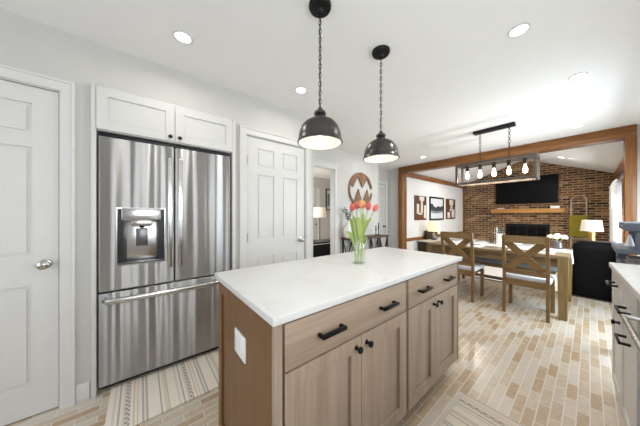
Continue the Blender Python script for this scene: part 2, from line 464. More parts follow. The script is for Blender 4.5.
struct('wall_hall_side', MB().box(3.87, 3.97, 3.0, 3.5, 0, H), 'wall')
wallgrid('wall_hall_end', [3.97, 5.2], [0, H], [(4.25, 4.995, 0, 2.045)], 3.4, 3.5, 'Y-', 'wall')
struct('wall_hall_closet', MB().box(3.87, 5.2, 3.62, 3.7, 0, H), 'wall')
mb = MB().box(5.09, 5.2, -1.0, -.39, 0, H).box(5.09, 5.2, 3.05, 3.5, 0, H)
mb.raw([(x, y, z) for x in (5.1, 5.2) for y, z in ((3.2, H), (-.56, H), (PY, PK+.05))], [(0, 1, 2), (3, 4, 5), (0, 1, 4, 3), (1, 2, 5, 4), (2, 0, 3, 5)])
struct('wall_opening', mb, 'wall')
wallgrid('wall_back', [-1.0, 2.3], [0, H], [(-.25, 1.75, .45, 2.2)], -1.95, -1.8, 'X-', 'wall')
wallgrid('wall_right', [-1.95, 5.2], [0, H], [(-.5, 1.2, 1.1, 2.06), (2.9, 4.5, .3, 2.2)], -1.0, -.88, 'Y+', 'wall')
struct('wall_living_left', MB().box(5.2, 9.6, 3.04, 3.16, -.25, EL+.02), 'livwall')
wallgrid('wall_living_right', [5.2, 9.6], [-.25, ER+.02], [(6.7, 8.5, .35, 1.95)], -.60, -.47, 'Y+', 'livwall')
# the brick gable with the firebox opening
U = [-.5, .76, 1.785, 3.12]; V = [-.25, .02, .965, 2.3]
mb = MB().relief([-u for u in U[::-1]], V, lambda i, j: None if (i == 1 and j == 1) else 0, .14, face_mx(9.5, 0, 0))
mb.raw([(x, y, z) for x in (9.5, 9.64) for y, z in ((3.12, 2.3), (-.5, 2.3), (PY, PK+.05))], [(0, 1, 2), (3, 4, 5), (0, 1, 4, 3), (1, 2, 5, 4), (2, 0, 3, 5)])
struct('wall_brick', mb, 'brick')
for nm, b in (('wall_bedroom_back', (1.5, 5.3, 5.5, 5.6)), ('wall_bedroom_left', (1.5, 1.6, 3.0, 5.5)), ('wall_bedroom_right', (5.2, 5.3, 3.5, 5.5))):
    struct(nm, MB().box(b[0], b[1], b[2], b[3], 0, H), 'wall')

# oak frame of the wide opening, oak trim of the living room
struct('trim_1', MB().box(5.03, 5.25, -.39, 3.055, 2.285, 2.438, .004), 'oak')
struct('trim_2', MB().box(5.03, 5.25, 2.945, 3.055, 0, 2.285, .004), 'oakz')
struct('trim_3', MB().box(5.03, 5.25, -.39, -.295, 0, 2.285, .004), 'oakz')
struct('trim_4', MB().box(5.25, 9.5, 2.97, 3.04, EL-.115, EL, .004), 'oakx')
struct('trim_5', MB().box(5.25, 9.5, -.47, -.385, ER-.14, ER-.015, .004), 'oakx')
struct('trim_6', MB().box(5.25, 9.5, 3.01, 3.04, .55, .635, .006), 'oakx')
struct('trim_7', MB().box(9.44, 9.5, 3.0, 3.04, -.18, EL-.115, .004), 'oakz')
struct('trim_8', MB().box(5.16, 5.24, -.295, 2.945, -.18, .004), 'espresso')

# casings: a mitred profile swept up, over and down
def casing(mb, x0, x1, zt, y, prof=((0, .0), (0, .012), (.014, .016), (.05, .018), (.052, .024), (.066, .024), (.066, 0)), xf=None):
    k = len(prof); vs = []
    for st in range(4):
        for o, h in prof:
            X = x0-o if st < 2 else x1+o
            Z = 0 if st in (0, 3) else zt+o
            vs.append((X, y-h, Z))
    fs = [tuple(range(k)), tuple(3*k+i for i in range(k))]
    for st in range(3):
        for i in range(k): fs.append((st*k+i, st*k+(i+1) % k, (st+1)*k+(i+1) % k, (st+1)*k+i))
    return mb.raw(vs, fs, xf=xf)
def jamb(mb, x0, x1, zt, y0, y1, t=.012):
    return mb.box(x0-.001, x0+t, y0, y1, 0, zt).box(x1-t, x1+.001, y0, y1, 0, zt).box(x0+t, x1-t, y0, y1, zt-t, zt)
def six_panel(w, h):
    s, m = .108, .10
    p = (w-2*s-m)/2; e = .022
    xs = [0, s, s+e, s+p-e, s+p, s+p+m, s+p+m+e, s+2*p+m-e, s+2*p+m, w]
    rows = [(.19, .80), (.985, 1.655), (1.735, 1.925)]
    zs = [0]
    for a, b in rows: zs += [a, a+e, b-e, b]
    zs.append(h)
    def dep(i, j):
        if i in (0, 4, 8) or j in (0, 4, 8, 12): return 0
        inner = i in (2, 6) and j in (2, 6, 10)
        return .003 if inner else .010
    return xs, zs, dep, .035
def door(name, x0, x1, zt, y, hinge_left, knobz, kmat, knob_x, hinges=(.25, 1.02, 1.80), vis_hinge=True):
    d = struct(name, MB().relief(*six_panel(x1-x0-.008, zt-.012), xf=T((x0+.004, y+.012, .008))), 'white')
    d.location = (0, 0, 0)
    obj('casing', casing(MB(), x0-.006, x1+.006, zt+.006, y), 'white', d)
    obj('jamb', jamb(MB(), x0-.012, x1+.012, zt+.012, y+.001, y+.1), 'white', d)
    mb = MB().lathe([(.0, 0), (.027, 0), (.03, .004), (.026, .009), (.011, .012), (.011, .03), (.022, .036), (.028, .046), (.026, .058), (.015, .066), (0, .068)], n=24)
    obj('door_knob', mb.xf(T((knob_x, y+.012, knobz)) @ Matrix.Rotation(pi/2, 4, 'X')), kmat, d)
    if vis_hinge:
        hx = x0+.002 if hinge_left else x1-.002
        for z in hinges:
            h = MB().tube([(hx, y+.004, z-.045), (hx, y+.004, z+.045)], .006, 8).box(hx-.012, hx+.016, y+.008, y+.013, z-.043, z+.043)
            obj('hinge', h, kmat, d)
    return d
door('door_1', -1.17, -.408, 2.04, 2.16, True, .937, 'nickel', -.466)
door('door_2', .818, 1.532, 2.045, 2.16, True, .955, 'nickel', 1.468)
obj('latch_plate', MB().box(-.4095, -.405, 2.163, 2.173, .90, .98, .001), 'nickel', bpy.data.objects['door_1'])
door('door_3', 4.255, 4.99, 2.04, 3.4, True, .95, 'steeldark', 4.925, vis_hinge=False)
mb = casing(MB(), 1.875, 2.695, 2.07, 2.89, prof=((0, 0), (0, .012), (.015, .018), (.07, .02), (.075, .026), (.1, .026), (.1, 0))); jamb(mb, 1.87, 2.70, 2.075, 2.891, 2.999)
struct('trim_9', mb, 'white')
door('door_4', 3.62, 4.38, 2.04, 5.5, True, .95, 'steeldark', 4.3, vis_hinge=False)
for nm, b in (('baseboard_left', (-.336, -.268, 2.145, 2.16)), ('baseboard_pantry', (.702, .748, 2.145, 2.16)), ('baseboard_hall', (2.80, 3.97, 2.876, 2.89))):
    struct(nm, MB().box(b[0], b[1], b[2], b[3], 0, .115, .004), 'white')
struct('baseboard_opening', MB().box(5.076, 5.09, 3.06, 3.4, 0, .115, .004), 'white')

# windows: frame, sash bars and pane
def window(name, x0, x1, z0, z1, m, fm, bars=1):
    f = MB().box(x0, x0+.05, 0, .08, z0, z1).box(x1-.05, x1, 0, .08, z0, z1).box(x0+.05, x1-.05, 0, .08, z0, z0+.05).box(x0+.05, x1-.05, 0, .08, z1-.05, z1)
    for k in range(bars):
        c = x0+(x1-x0)*(k+1)/(bars+1); f.box(c-.025, c+.025, .01, .07, z0+.05, z1-.05)
    o = struct(name, f.xf(m), fm)
    obj('pane', MB().box(x0+.04, x1-.04, .036, .042, z0+.04, z1-.04).xf(m), 'glass', o)
window('added_window_1', -1.75, .25, .45, 2.2, face_mx(-1.91, 0, 0), 'white')  # added window, out of view, holds the fill behind the camera
window('added_window_2', -.5, 1.2, 1.1, 2.06, T((0, -.99, 0)), 'white')  # unseen window added over the counter to carry fill light
window('added_window_3', 2.9, 4.5, .3, 2.2, T((0, -.99, 0)), 'white', 1)  # unseen window added to let light onto the dining floor
window('window_4', 6.7, 8.5, .35, 1.95, T((0, -.59, 0)), 'oakx', 1)
struct('trim_10', MB().box(6.61, 6.7, -.48, -.445, .26, 2.04, .003).box(8.5, 8.59, -.48, -.445, .26, 2.04, .003).box(6.7, 8.5, -.48, -.445, 1.95, 2.04, .003).box(6.7, 8.5, -.48, -.44, .26, .35, .003), 'oakx')

# recessed lights: white trim ring, lit lens, and the lamp's own light
def downlight(x, y, z, label, r=.056, watts=None):
    t = thing('recessed_light', label, 'ceiling light', (x, y, z), 'recessed ceiling lights')
    obj('trim_ring', MB().lathe([(r*.8, -.001), (r*.82, -.006), (r, -.005), (r*1.02, .0), (r*.8, 0)], n=32, close=False), 'white', t, False)
    obj('lens', MB().lathe([(0, -.0045), (r*.8, -.0035), (r*.8, 0), (0, 0)], n=32), 'downlight', t, False)
    l = area('recessed_and_fill_lamp', (x, y, z-.012), (0, 0, 0), .12, .12, RECESSED_W if watts is None else watts, (1, .955, .89), 165, 'DISK')
for x, y, lab in ((.22, 1.726, 'recessed ceiling light above the refrigerator'), (1.188, 1.745, 'recessed ceiling light left of the nearer pendant, in front of the white panelled door'),
                  (1.894, .29, 'largest recessed ceiling light at the top right, nearest the viewer'), (2.914, .065, 'recessed ceiling light between the largest one and the oak beam'),
                  (4.551, .102, 'recessed ceiling light just in front of the right end of the oak beam'), (4.508, 2.173, 'recessed ceiling light just in front of the left end of the oak beam'),
                  (3.33, 2.42, 'recessed ceiling light seen just above the farther dome pendant')):
    downlight(x, y, H, lab, watts=5.0 if (y < .5 and x < 4) else None)
zl = PK-(PY-.45)*(PK-ER)/(PY+.42)
t = thing('recessed_light', 'recessed light in the sloping living room ceiling above the brick wall', 'ceiling light', (8.0, .45, zl), 'recessed ceiling lights')
t.rotation_euler = (math.atan2(PK-ER, PY+.42), 0, 0)
obj('trim_ring', MB().lathe([(.06, -.001), (.062, -.006), (.075, -.005), (.077, 0), (.06, 0)], n=24), 'white', t, False)
obj('lens', MB().lathe([(0, -.0045), (.06, -.0035), (.06, 0), (0, 0)], n=24), 'downlight', t, False)
area('recessed_and_fill_lamp', (8.0, .45, zl-.03), (0, 0, 0), .12, .12, RECESSED_W*5, (1, .955, .89), 165, 'DISK')
# added fill light behind the beam, without a fixture, lights the brick
area('recessed_and_fill_lamp', (7.0, 2.0, 2.6), (0, 0, 0), .14, .14, RECESSED_W*6, (1, .955, .89), 165, 'DISK')
area('recessed_and_fill_lamp', (3.2, 4.4, 2.42), (0, 0, 0), .14, .14, RECESSED_W*5, (1, .955, .89), 165, 'DISK')  # added ceiling fill to brighten the bedroom, no fixture there
# ------------------------------------------------------------------ refrigerator
fr = thing('refrigerator', 'tall stainless steel french door refrigerator with freezer drawer and dispenser', 'refrigerator', (.2125, 2.5, 0))
obj('body', MB().box(-.222, .648, 2.205, 2.88, .03, 1.785), 'steeldark', fr)
obj('hinge_cover', MB().box(-.225, .652, 2.145, 2.32, 1.797, 1.824, .004), 'blackplastic', fr)
obj('kick_grille', MB().box(-.22, .646, 2.2, 2.23, .002, .05), 'blackplastic', fr)
FY, FB = 2.132, 2.204
dl = obj('door', MB().relief([-.226, -.131, .146, .2095], [.708, .885, 1.292, 1.793], lambda i, j: .058 if (i == 1 and j == 1) else 0, .072, T((0, FY, 0))), 'steel', fr)
bv = dl.modifiers.new('round', 'BEVEL'); bv.width = .006; bv.segments = 3; bv.limit_method = 'ANGLE'
dl['label'] = 'left door with the ice and water dispenser'
drr = obj('door', MB().box(.2155, .652, FY, FB, .708, 1.793, .007, 3), 'steel', fr); drr['label'] = 'plain right door'
dz = obj('freezer_drawer', MB().box(-.226, .652, FY, FB, .05, .698, .007, 3), 'steel', fr)
obj('door_gasket', MB().box(-.215, .64, FB-.03, FB+.004, .69, .716).box(.2085, .2165, FB-.03, FB+.004, .716, 1.79), 'blackplastic', fr)
def handle(x): return MB().box(x-.0165, x+.0165, FY-.064, FY-.044, .835, 1.69, .008, 3).box(x-.012, x+.012, FY-.046, FY+.004, .86, .90, .004).box(x-.012, x+.012, FY-.046, FY+.004, 1.625, 1.665, .004)
obj('handle', handle(.178), 'steelplain', dl); obj('handle', handle(.248), 'steelplain', drr)
pts = [(-.185, FY+.004, .655), (-.19, FY-.03, .652)]+[(-.18+.775*k/10, FY-.052-.012*sin(pi*k/10), .648) for k in range(11)]+[(.607, FY-.03, .652), (.602, FY+.004, .655)]
obj('handle', MB().tube(pts, .0155, 14, flat=1.35), 'steelplain', dz)
obj('dispenser_recess', MB().box(-.13, -.095, FY+.012, FY+.059, .886, 1.21).box(.11, .145, FY+.012, FY+.059, .886, 1.21).box(-.13, .145, FY+.012, FY+.059, 1.21, 1.291), 'blackplastic', dl)
obj('dispenser_back', MB().box(-.094, .109, FY+.05, FY+.06, .9, 1.2, .002), 'steelplain', dl)
obj('drip_tray', MB().box(-.128, .143, FY-.004, FY+.058, .886, .9, .003), 'steeldark', dl)
obj('control_panel', MB().box(-.108, .125, FY-.012, FY+.05, 1.205, 1.297, .006).box(-.055, .07, FY-.004, FY+.05, 1.165, 1.206, .006), 'steelplain', dl)
obj('spout', MB().lathe([(0, 1.15), (.012, 1.15), (.02, 1.166), (0, 1.166)], (.008, FY+.02, 0), 16), 'blackplastic', dl)
obj('dispenser_paddle', MB().box(-.028, .043, FY+.03, FY+.05, 1.01, 1.145, .006), 'steeldark', dl)
obj('bezel', MB().relief([-.136, -.13, .145, .151], [.879, .886, 1.291, 1.298], lambda i, j: None if (i == 1 and j == 1) else 0, .004, T((0, FY-.003, 0))), 'steelplain', dl)

wc = thing('wall_cabinet', 'white two-door cabinet with side panels framing the refrigerator', 'cabinet', (.2175, 2.5, 0))
obj('side_panel', MB().box(-.262, -.2365, 2.128, 2.915, 0, 2.145, .002), 'cab', wc); obj('side_panel', MB().box(.6705, .698, 2.128, 2.915, 0, 2.145, .002), 'cab', wc)
obj('body', MB().box(-.236, .67, 2.142, 2.9, 1.832, 2.145, .001), 'cab', wc)
for x0, x1, kx in ((-.2345, .2115, .183), (.2175, .6685, .247)):
    d = obj('door', MB().relief(*shaker(x1-x0, .288, .02, .058, .008), xf=T((x0, 2.12, 1.838))), 'cab', wc)
    obj('knob', MB().lathe([(0, 0), (.006, 0), (.006, .012), (.013, .016), (.015, .022), (.011, .028), (0, .03)], n=20).xf(T((kx, 2.12, 1.868)) @ Matrix.Rotation(pi/2, 4, 'X')), 'black', d)

# ------------------------------------------------------------------ island: two cabinet units and the worktop
def pull_y(x, z, y, L=.128):     # bar pull on a face that looks to -Y
    return MB().box(x-L/2, x+L/2, y-.036, y-.022, z-.0075, z+.0075, .002).box(x-L/2, x-L/2+.013, y-.026, y+.002, z-.006, z+.006, .001).box(x+L/2-.013, x+L/2, y-.026, y+.002, z-.006, z+.006, .001)
KN = [(0, 0), (.011, 0), (.009, .005), (.006, .01), (.006, .016), (.013, .021), (.0155, .026), (.013, .031), (0, .033)]
def knob_y(x, z, y): return MB().lathe(KN, n=20).xf(T((x, y, z)) @ Matrix.Rotation(pi/2, 4, 'X'))
def island_unit(x0, x1, label, pulls, split, end):
    u = thing('island_cabinet', label, 'cabinet', ((x0+x1)/2, 1.0, 0), 'island base cabinets')
    obj('body', MB().box(x0, x1, .682, 1.33, .105, .885).box(x0+.01, x1-.004, .74, 1.3, 0, .105), 'islz', u)
    d = obj('drawer', MB().box(x0+.021, x1-.004, (.66), .681, .703, .868, .0025), 'islx', u)
    for x in pulls: obj('pull', pull_y(x, .785, .66), 'black', d)
    for a, b, kx in ((x0+.021, split-.0015, split-.036), (split+.0015, x1-.004, split+.036)):
        dd = obj('door', MB().relief(*shaker(b-a, .583, .021, .066, .012, .007), xf=T((a, .66, .113))), 'islz', u)
        obj('knob', knob_y(kx, .652, .66), 'black', dd)
    return u
u1 = island_unit(.362, 1.176, 'grey-brown island cabinet unit nearest the refrigerator, panelled end with outlet', (.590, .98), .783, True)
u2 = island_unit(1.178, 1.935, 'grey-brown island cabinet unit at the dining end of the island', (1.367, 1.735), 1.548, False)
ep = obj('end_panel', MB().relief([0, .055, .064, .588, .597, .6495], [0, .1, .109, .806, .815, .884], lambda i, j: 0 if (i in (0, 4) or j in (0, 4)) else (.009 if (i == 2 and j == 2) else .0175), .019, face_mx(.343, 1.332, 0)), 'islshade', u1)
obj('corner_post', MB().box(.343, .374, .660, .6595+.022, 0, .884, .002), 'islz', u1)
pl = obj('outlet_plate', MB().box(.3455, .3525, .935, 1.068, .603, .712, .003), 'plastic', ep)
obj('end_panel', MB().relief([0, .055, .615, .672], [.105, .17, .815, .884], lambda i, j: .013 if (i == 1 and j == 1) else 0, .019, T((1.955, .66, 0)) @ Matrix.Rotation(pi/2, 4, 'Z')), 'islshade', u2)
only(MB().box(.325, 1.966, .634, 1.356, .887, .916, .004, 3), 'island_worktop', 'quartz', 'white quartz slab worktop covering the whole kitchen island', 'worktop', (1.14, .995, .887))
for y in (.985, 1.022):
    obj('socket', MB().box(.3435, .3458, y-.016, y+.016, .622, .694, .001), 'plastic', ep)

# ------------------------------------------------------------------ pendants over the island
def chain(mb, x, y, z0, z1, r=.0072, L=.032, w=.0019, rz=0):
    pitch = L-2*w-.003; n = max(1, round((z1-z0)/pitch)); pitch = (z1-z0)/n
    for k in range(n):
        zc = z0+pitch*(k+.5); hl = pitch/2+w+.0005
        pts = []
        for i in range(12):
            a = 2*pi*i/12; u = r*cos(a); v = (hl-r)*(1 if sin(a) >= 0 else -1)*(abs(sin(a)) > .01)+r*sin(a)
            pts.append((u, 0, v))
        mb.tube(pts, w, 6, closed=True, xf=T((x, y, zc)) @ Matrix.Rotation(rz+(pi/2 if k % 2 else 0), 4, 'Z'))
    return mb
def pendant(x, y, label):
    k = 1.035
    p = thing('pendant_lamp', label, 'pendant lamp', (x, y, 2.44), 'dome pendants over the island')
    obj('canopy', MB().lathe([(0, 0), (.064, 0), (.064, -.012), (.058, -.022), (.02, -.026), (.008, -.04), (0, -.04)], n=32), 'black', p, False)
    obj('chain', chain(MB(), 0, 0, -.585, -.035, rz=.5), 'black', p, False)
    obj('cord', MB().tube([(.003*sin(k*1.3), .003*cos(k*1.1), -.03-.56*k/20) for k in range(21)], .0022, 6), 'black', p, False)
    obj('cap', MB().lathe([(0, -.58), (.012, -.585), (.013, -.6), (.03, -.605), (.034, -.612), (.034, -.622), (.026, -.627), (.04, -.646), (0, -.646)], n=32), 'gun', p, False)
    o = [(.0, -.632), (.03, -.633), (.055, -.640), (.08, -.655), (.1, -.68), (.112, -.71), (.118, -.742), (.121, -.765), (.124, -.768), (.124, -.774)]
    i = [(.119, -.774), (.117, -.765), (.114, -.742), (.108, -.71), (.096, -.682), (.077, -.658), (.053, -.644), (.03, -.637), (0, -.636)]
    o = [(r*k, z-.012) for r, z in o]; i = [(r*k, z-.012) for r, z in i]
    obj('shade', MB().lathe(o+[(.119*k, -.786)], n=48), 'gun', p, False)
    obj('lining', MB().lathe([(r-.001, z-.001) if r else (0, z-.001) for r, z in i], n=48), 'shadein', p, False)
    obj('bulb', MB().lathe([(0, -.64), (.014, -.645), (.014, -.67), (.02, -.685), (.03, -.705), (.03, -.72), (.02, -.738), (0, -.745)], n=20), 'bulbw', p, False)
    point('pendant_bulb_light', (x, y, 2.44-.765), .3, (1, .94, .86), .025)
pendant(.793, .973, 'nearer gunmetal dome pendant hanging on a black chain over the island')
pendant(1.36, .965, 'farther gunmetal dome pendant hanging over the dining end of the island')

# ------------------------------------------------------------------ tulips in a jar on the island
VX, VY, VZ = 1.161, 1.005, .916
v = thing('glass_vase', 'clear glass jar of water holding tulips on the island worktop', 'vase', (VX, VY, VZ))
obj('jar', MB().lathe([(r*.94, z) for r, z in [(0, 0), (.045, 0), (.05, .006), (.053, .03), (.053, .105), (.046, .13), (.041, .142), (.041, .15), (.046, .165), (.05, .178), (.047, .178), (.043, .166), (.038, .15), (.038, .142), (.043, .129), (.05, .104), (.05, .03), (.046, .01), (0, .008)]], n=40), 'glass', v, False)
obj('water', MB().lathe([(0, .0085), (.0425, .0105), (.046, .03), (.046, .1), (0, .1)], n=32), 'water', v, False)
def bez(a, b, c, n): return [tuple((1-t)**2*a[i]+2*t*(1-t)*b[i]+t*t*c[i] for i in range(3)) for t in [k/n for k in range(n+1)]]
def ribbon(pts, widths, nrm, cup=.25):
    # a leaf: curved strip with a folded midrib and real thickness
    vs, fs = [], []; n = len(pts); P = [Vector(p) for p in pts]; N0 = Vector(nrm)
    for k, p in enumerate(P):
        d = (P[min(k+1, n-1)]-P[max(k-1, 0)]).normalized(); s = d.cross(N0).normalized(); nn = s.cross(d)
        for q, t in ((-1, 0), (-.5, 0), (0, 0), (.5, 0), (1, 0)):
            vs.append(p+s*widths[k]*q+nn*widths[k]*cup*(q*q))
        for q in (1, .5, 0, -.5, -1):
            vs.append(p+s*widths[k]*q*.97+nn*(widths[k]*cup*(q*q)-.0012))
    for k in range(n-1):
        for i in range(10): fs.append((k*10+i, k*10+(i+1) % 10, (k+1)*10+(i+1) % 10, (k+1)*10+i))
    fs += [tuple(range(10)), tuple((n-1)*10+i for i in range(10))]
    return vs, fs
# screen-right and away directions at the island, used only to lay the bouquet out
RX, RY = .775, -.632; FX, FY2 = .632, .775
def tulip(sr, dep, top, col, label, base_a, leaf):
    bx, by = .022*cos(base_a), .022*sin(base_a)
    hx, hy = sr*RX+dep*FX, sr*RY+dep*FY2
    t = thing('tulip', label, 'flower', (VX+bx, VY+by, VZ+.013), 'tulips in the glass jar')
    H_ = top-.02
    path = bez((0, 0, 0), (hx*.25, hy*.25, H_*.55), (hx-bx, hy-by, H_), 10)
    obj('stem', MB().tube(path, .0033, 8), 'stem', t, False)
    end = Vector(path[-1]); d = (end-Vector(path[-3])).normalized()
    m = T(end) @ Vector((0, 0, 1)).rotation_difference(d).to_matrix().to_4x4()
    bl = MB()
    for k in range(6):
        a = 2*pi*k/6; r_ = 1 if k % 2 else .93
        vs, fs = [], []
        prof = [(.004, 0, .004), (.014, .008, .011), (.0185, .02, .0145), (.0185, .034, .0135), (.014, .046, .009), (.008, .055, .003)]
        for (r, z, w) in prof:
            for q in (-1, -.5, 0, .5, 1):
                aa = a+q*w/max(r, .006)*.95
                rr = r*r_*(1-.06*q*q)
                vs.append((rr*cos(aa), rr*sin(aa), z))
        for (r, z, w) in prof:
            for q in (-1, -.5, 0, .5, 1):
                aa = a+q*w/max(r, .006)*.95
                rr = r*r_*(1-.06*q*q)-.0012
                vs.append((rr*cos(aa), rr*sin(aa), z))
        n = 5; o = 30
        for i in range(5):
            for j in range(4):
                fs.append((i*n+j, i*n+j+1, (i+1)*n+j+1, (i+1)*n+j)); fs.append((o+i*n+j, o+(i+1)*n+j, o+(i+1)*n+j+1, o+i*n+j+1))
            fs.append((i*n, (i+1)*n, o+(i+1)*n, o+i*n)); fs.append((i*n+4, o+i*n+4, o+(i+1)*n+4, (i+1)*n+4))
        for j in range(4): fs.append((j, o+j, o+j+1, j+1)); fs.append((25+j, 26+j, o+26+j, o+25+j))
        bl.raw(vs, fs, True, m)
    obj('bloom', bl, col, t, False)
    for (l0, lx, ld, lz, wd) in leaf:
        ex, ey = lx*RX+ld*FX, lx*RY+ld*FY2
        p0 = Vector(path[l0]); tip = (ex-bx, ey-by, lz)
        mid = (p0.x+(tip[0]-p0.x)*.3, p0.y+(tip[1]-p0.y)*.3, max(p0.z, lz)*.85+.03)
        pp = bez(tuple(p0), mid, tip, 10)
        w = [wd*(.35+.65*sin(pi*min(1, k/10*.9+.08)))*(1 if k < 10 else .15) for k in range(11)]
        obj('leaf', MB().raw(*ribbon(pp, w, (-FX, -FY2, .25)), smooth=True), 'leaf', t, False)
tulip(-.042, .0, .362, 'coral', 'coral red tulip leaning left, leftmost bloom in the glass jar', 2.2, [(3, -.095, -.02, .20, .016), (4, -.06, .02, .29, .014)])
tulip(-.008, .03, .375, 'pink', 'salmon pink tulip just right of the leftmost bloom in the jar', 3.4, [(3, -.045, -.01, .31, .015)])
tulip(.014, -.02, .385, 'orange', 'orange-yellow tulip in the middle of the jar, taller than the reds', 4.4, [(3, -.018, -.04, .30, .016)])
tulip(.036, .02, .382, 'orange', 'second orange tulip, right of the middle one and partly behind', 5.4, [(4, .03, .0, .33, .013)])
tulip(.060, -.01, .368, 'coral', 'coral red tulip between the orange blooms and the rightmost one', .2, [(3, .03, -.03, .27, .016), (3, .058, -.02, .155, .02)])
tulip(.106, .01, .36, 'pink', 'salmon red tulip leaning right, rightmost bloom in the glass jar', 1.1, [(4, .09, .0, .29, .015), (3, .07, .02, .24, .013)])

# ------------------------------------------------------------------ rugs
def rug(x0, x1, y0, y1, label, loc):
    only(MB().box(x0, x1, y0, y1, .001, .011, .004, 2), 'rug', 'rug', label, 'rug', loc, 'woven striped rugs')
rug(-.165, 1.35, 1.69, 2.165, 'cream striped woven runner on the floor along the refrigerator', (-.165, 1.69, .001))
rug(.55, 1.742, -.02, .556, 'cream striped woven rug on the floor in front of the island drawers', (.55, -.02, .001))

# ------------------------------------------------------------------ hall wall: round sign, console table
sg = MB()
R1, R0 = .35, .322
def ring(a0, a1, n=28, r0=R0, r1=R1):
    o = [(r1*cos(radians(a0+(a1-a0)*k/n)), r1*sin(radians(a0+(a1-a0)*k/n))) for k in range(n+1)]
    return o+[(r0*cos(radians(a1-(a1-a0)*k/n)), r0*sin(radians(a1-(a1-a0)*k/n))) for k in range(n+1)]
w = thing('wall_sign', 'round wooden sign with zigzag cut-outs on the wall above the console', 'wall decoration', (3.39, 2.865, 1.735))
obj('ring', MB().prism(ring(9, 352), -.004, .016), 'signwood', w, False)
def arcpts(a0, a1, n=10): return [(.328*cos(radians(a0+(a1-a0)*k/n)), .33*sin(radians(a0+(a1-a0)*k/n))) for k in range(n+1)]
def disc_poly(zig, upper):
    # region of the inner disc above (or below) a zigzag line
    r = .318
    cl = []
    for x, z in zig: cl.append((x, z))
    return cl
up = [(-.27, .165), (-.20, -.02), (-.08, .22), (.03, -.075), (.16, .19), (.262, .0)]
obj('sign_board', MB().prism(arcpts(8, 160, 16)+[(-.235, .05), (-.09, .262), (.04, .05), (.19, .24), (.30, .06)], -.002, .012), 'signwood', w, False)
obj('sign_board', MB().prism([(-.30, -.11), (-.205, -.245), (-.075, .03), (.045, -.25), (.19, .03), (.265, -.17), (.318, -.06)]+arcpts(-14, -158, 16), -.002, .012), 'signwood', w, False)
ct = thing('console_table', 'narrow console table with dark wood top and black crossed legs', 'table', (3.385, 2.735, 0))
obj('tabletop', MB().box(2.83, 3.94, 2.60, 2.87, .80, .836, .003), 'darkwood', ct)
for a, b in ((2.86, 3.1), (3.67, 3.91)):
    for y in (2.625, 2.845):
        obj('leg', MB().box(a-.012, a+.012, y-.012, y+.012, .012, .80).box(b-.012, b+.012, y-.012, y+.012, .012, .80).box(a-.012, b+.012, y-.012, y+.012, 0, .024), 'bronze', ct)
        obj('cross_brace', MB().bar((a, y, .79), (b, y, .05), .018, .016, (0, 1, 0)).bar((b, y, .79), (a, y, .05), .018, .016, (0, 1, 0)), 'bronze', ct)
obj('stretcher', MB().box(3.1, 3.67, 2.84, 2.85, .015, .035), 'bronze', ct)
wv = thing('ceramic_vase', 'large white ceramic vase with eucalyptus on the console table', 'vase', (2.885, 2.73, .836))
obj('body', MB().lathe([(0, 0), (.06, 0), (.085, .03), (.1, .1), (.095, .17), (.06, .235), (.032, .27), (.03, .3), (.036, .31), (.03, .308), (.025, .295), (.024, .27), (0, .26)], n=32), 'ceramic', wv, False)
for k in range(5):
    a = k*2.4; e = thing('eucalyptus_branch', 'dusty green eucalyptus branch in the white vase on the console', 'branch', (2.885+.008*cos(a), 2.73+.008*sin(a), .836+.27), 'eucalyptus branches in the white vase')
    tip = (.1*cos(a)-.03, min(.08, .1*sin(a)), .22+.07*((k*37) % 5)/5)
    pp = bez((0, 0, 0), (tip[0]*.2, tip[1]*.2, tip[2]*.6), tip, 8)
    obj('stem', MB().tube(pp, .003, 6), 'euc', e, False)
    lf = MB()
    for q in range(2, 9):
        for sgn in (-1, 1):
            c = Vector(pp[q]); an = q*1.9+(0 if sgn > 0 else pi)+a
            lf.sphere((0, 0, 0), .019, (1, .62, .12), 8, 6, T(c+Vector((.02*cos(an), .02*sin(an), .004))) @ Matrix.Rotation(an, 4, 'Z') @ Matrix.Rotation(.7, 4, 'Y'))
    o = obj('foliage', lf, 'euc', e, False); o['kind'] = 'stuff'
def candle(x, y, h, label):
    c = thing('candlestick', label, 'candlestick', (x, y, .836), 'black candlesticks on the console')
    obj('holder', MB().lathe([(0, 0), (.034, 0), (.034, .008), (.008, .016), (.007, h*.45), (.012, h*.5), (.018, h*.55), (.018, h*.58), (0, h*.58)], n=20), 'black', c, False)
    obj('candle', MB().lathe([(0, h*.56), (.011, h*.56), (.010, h*.98), (.0, h)], n=16), 'black', c, False)
candle(3.64, 2.70, .20, 'shorter black candlestick on the console, left of the taller one')
candle(3.74, 2.71, .26, 'taller black candlestick near the right end of the console')
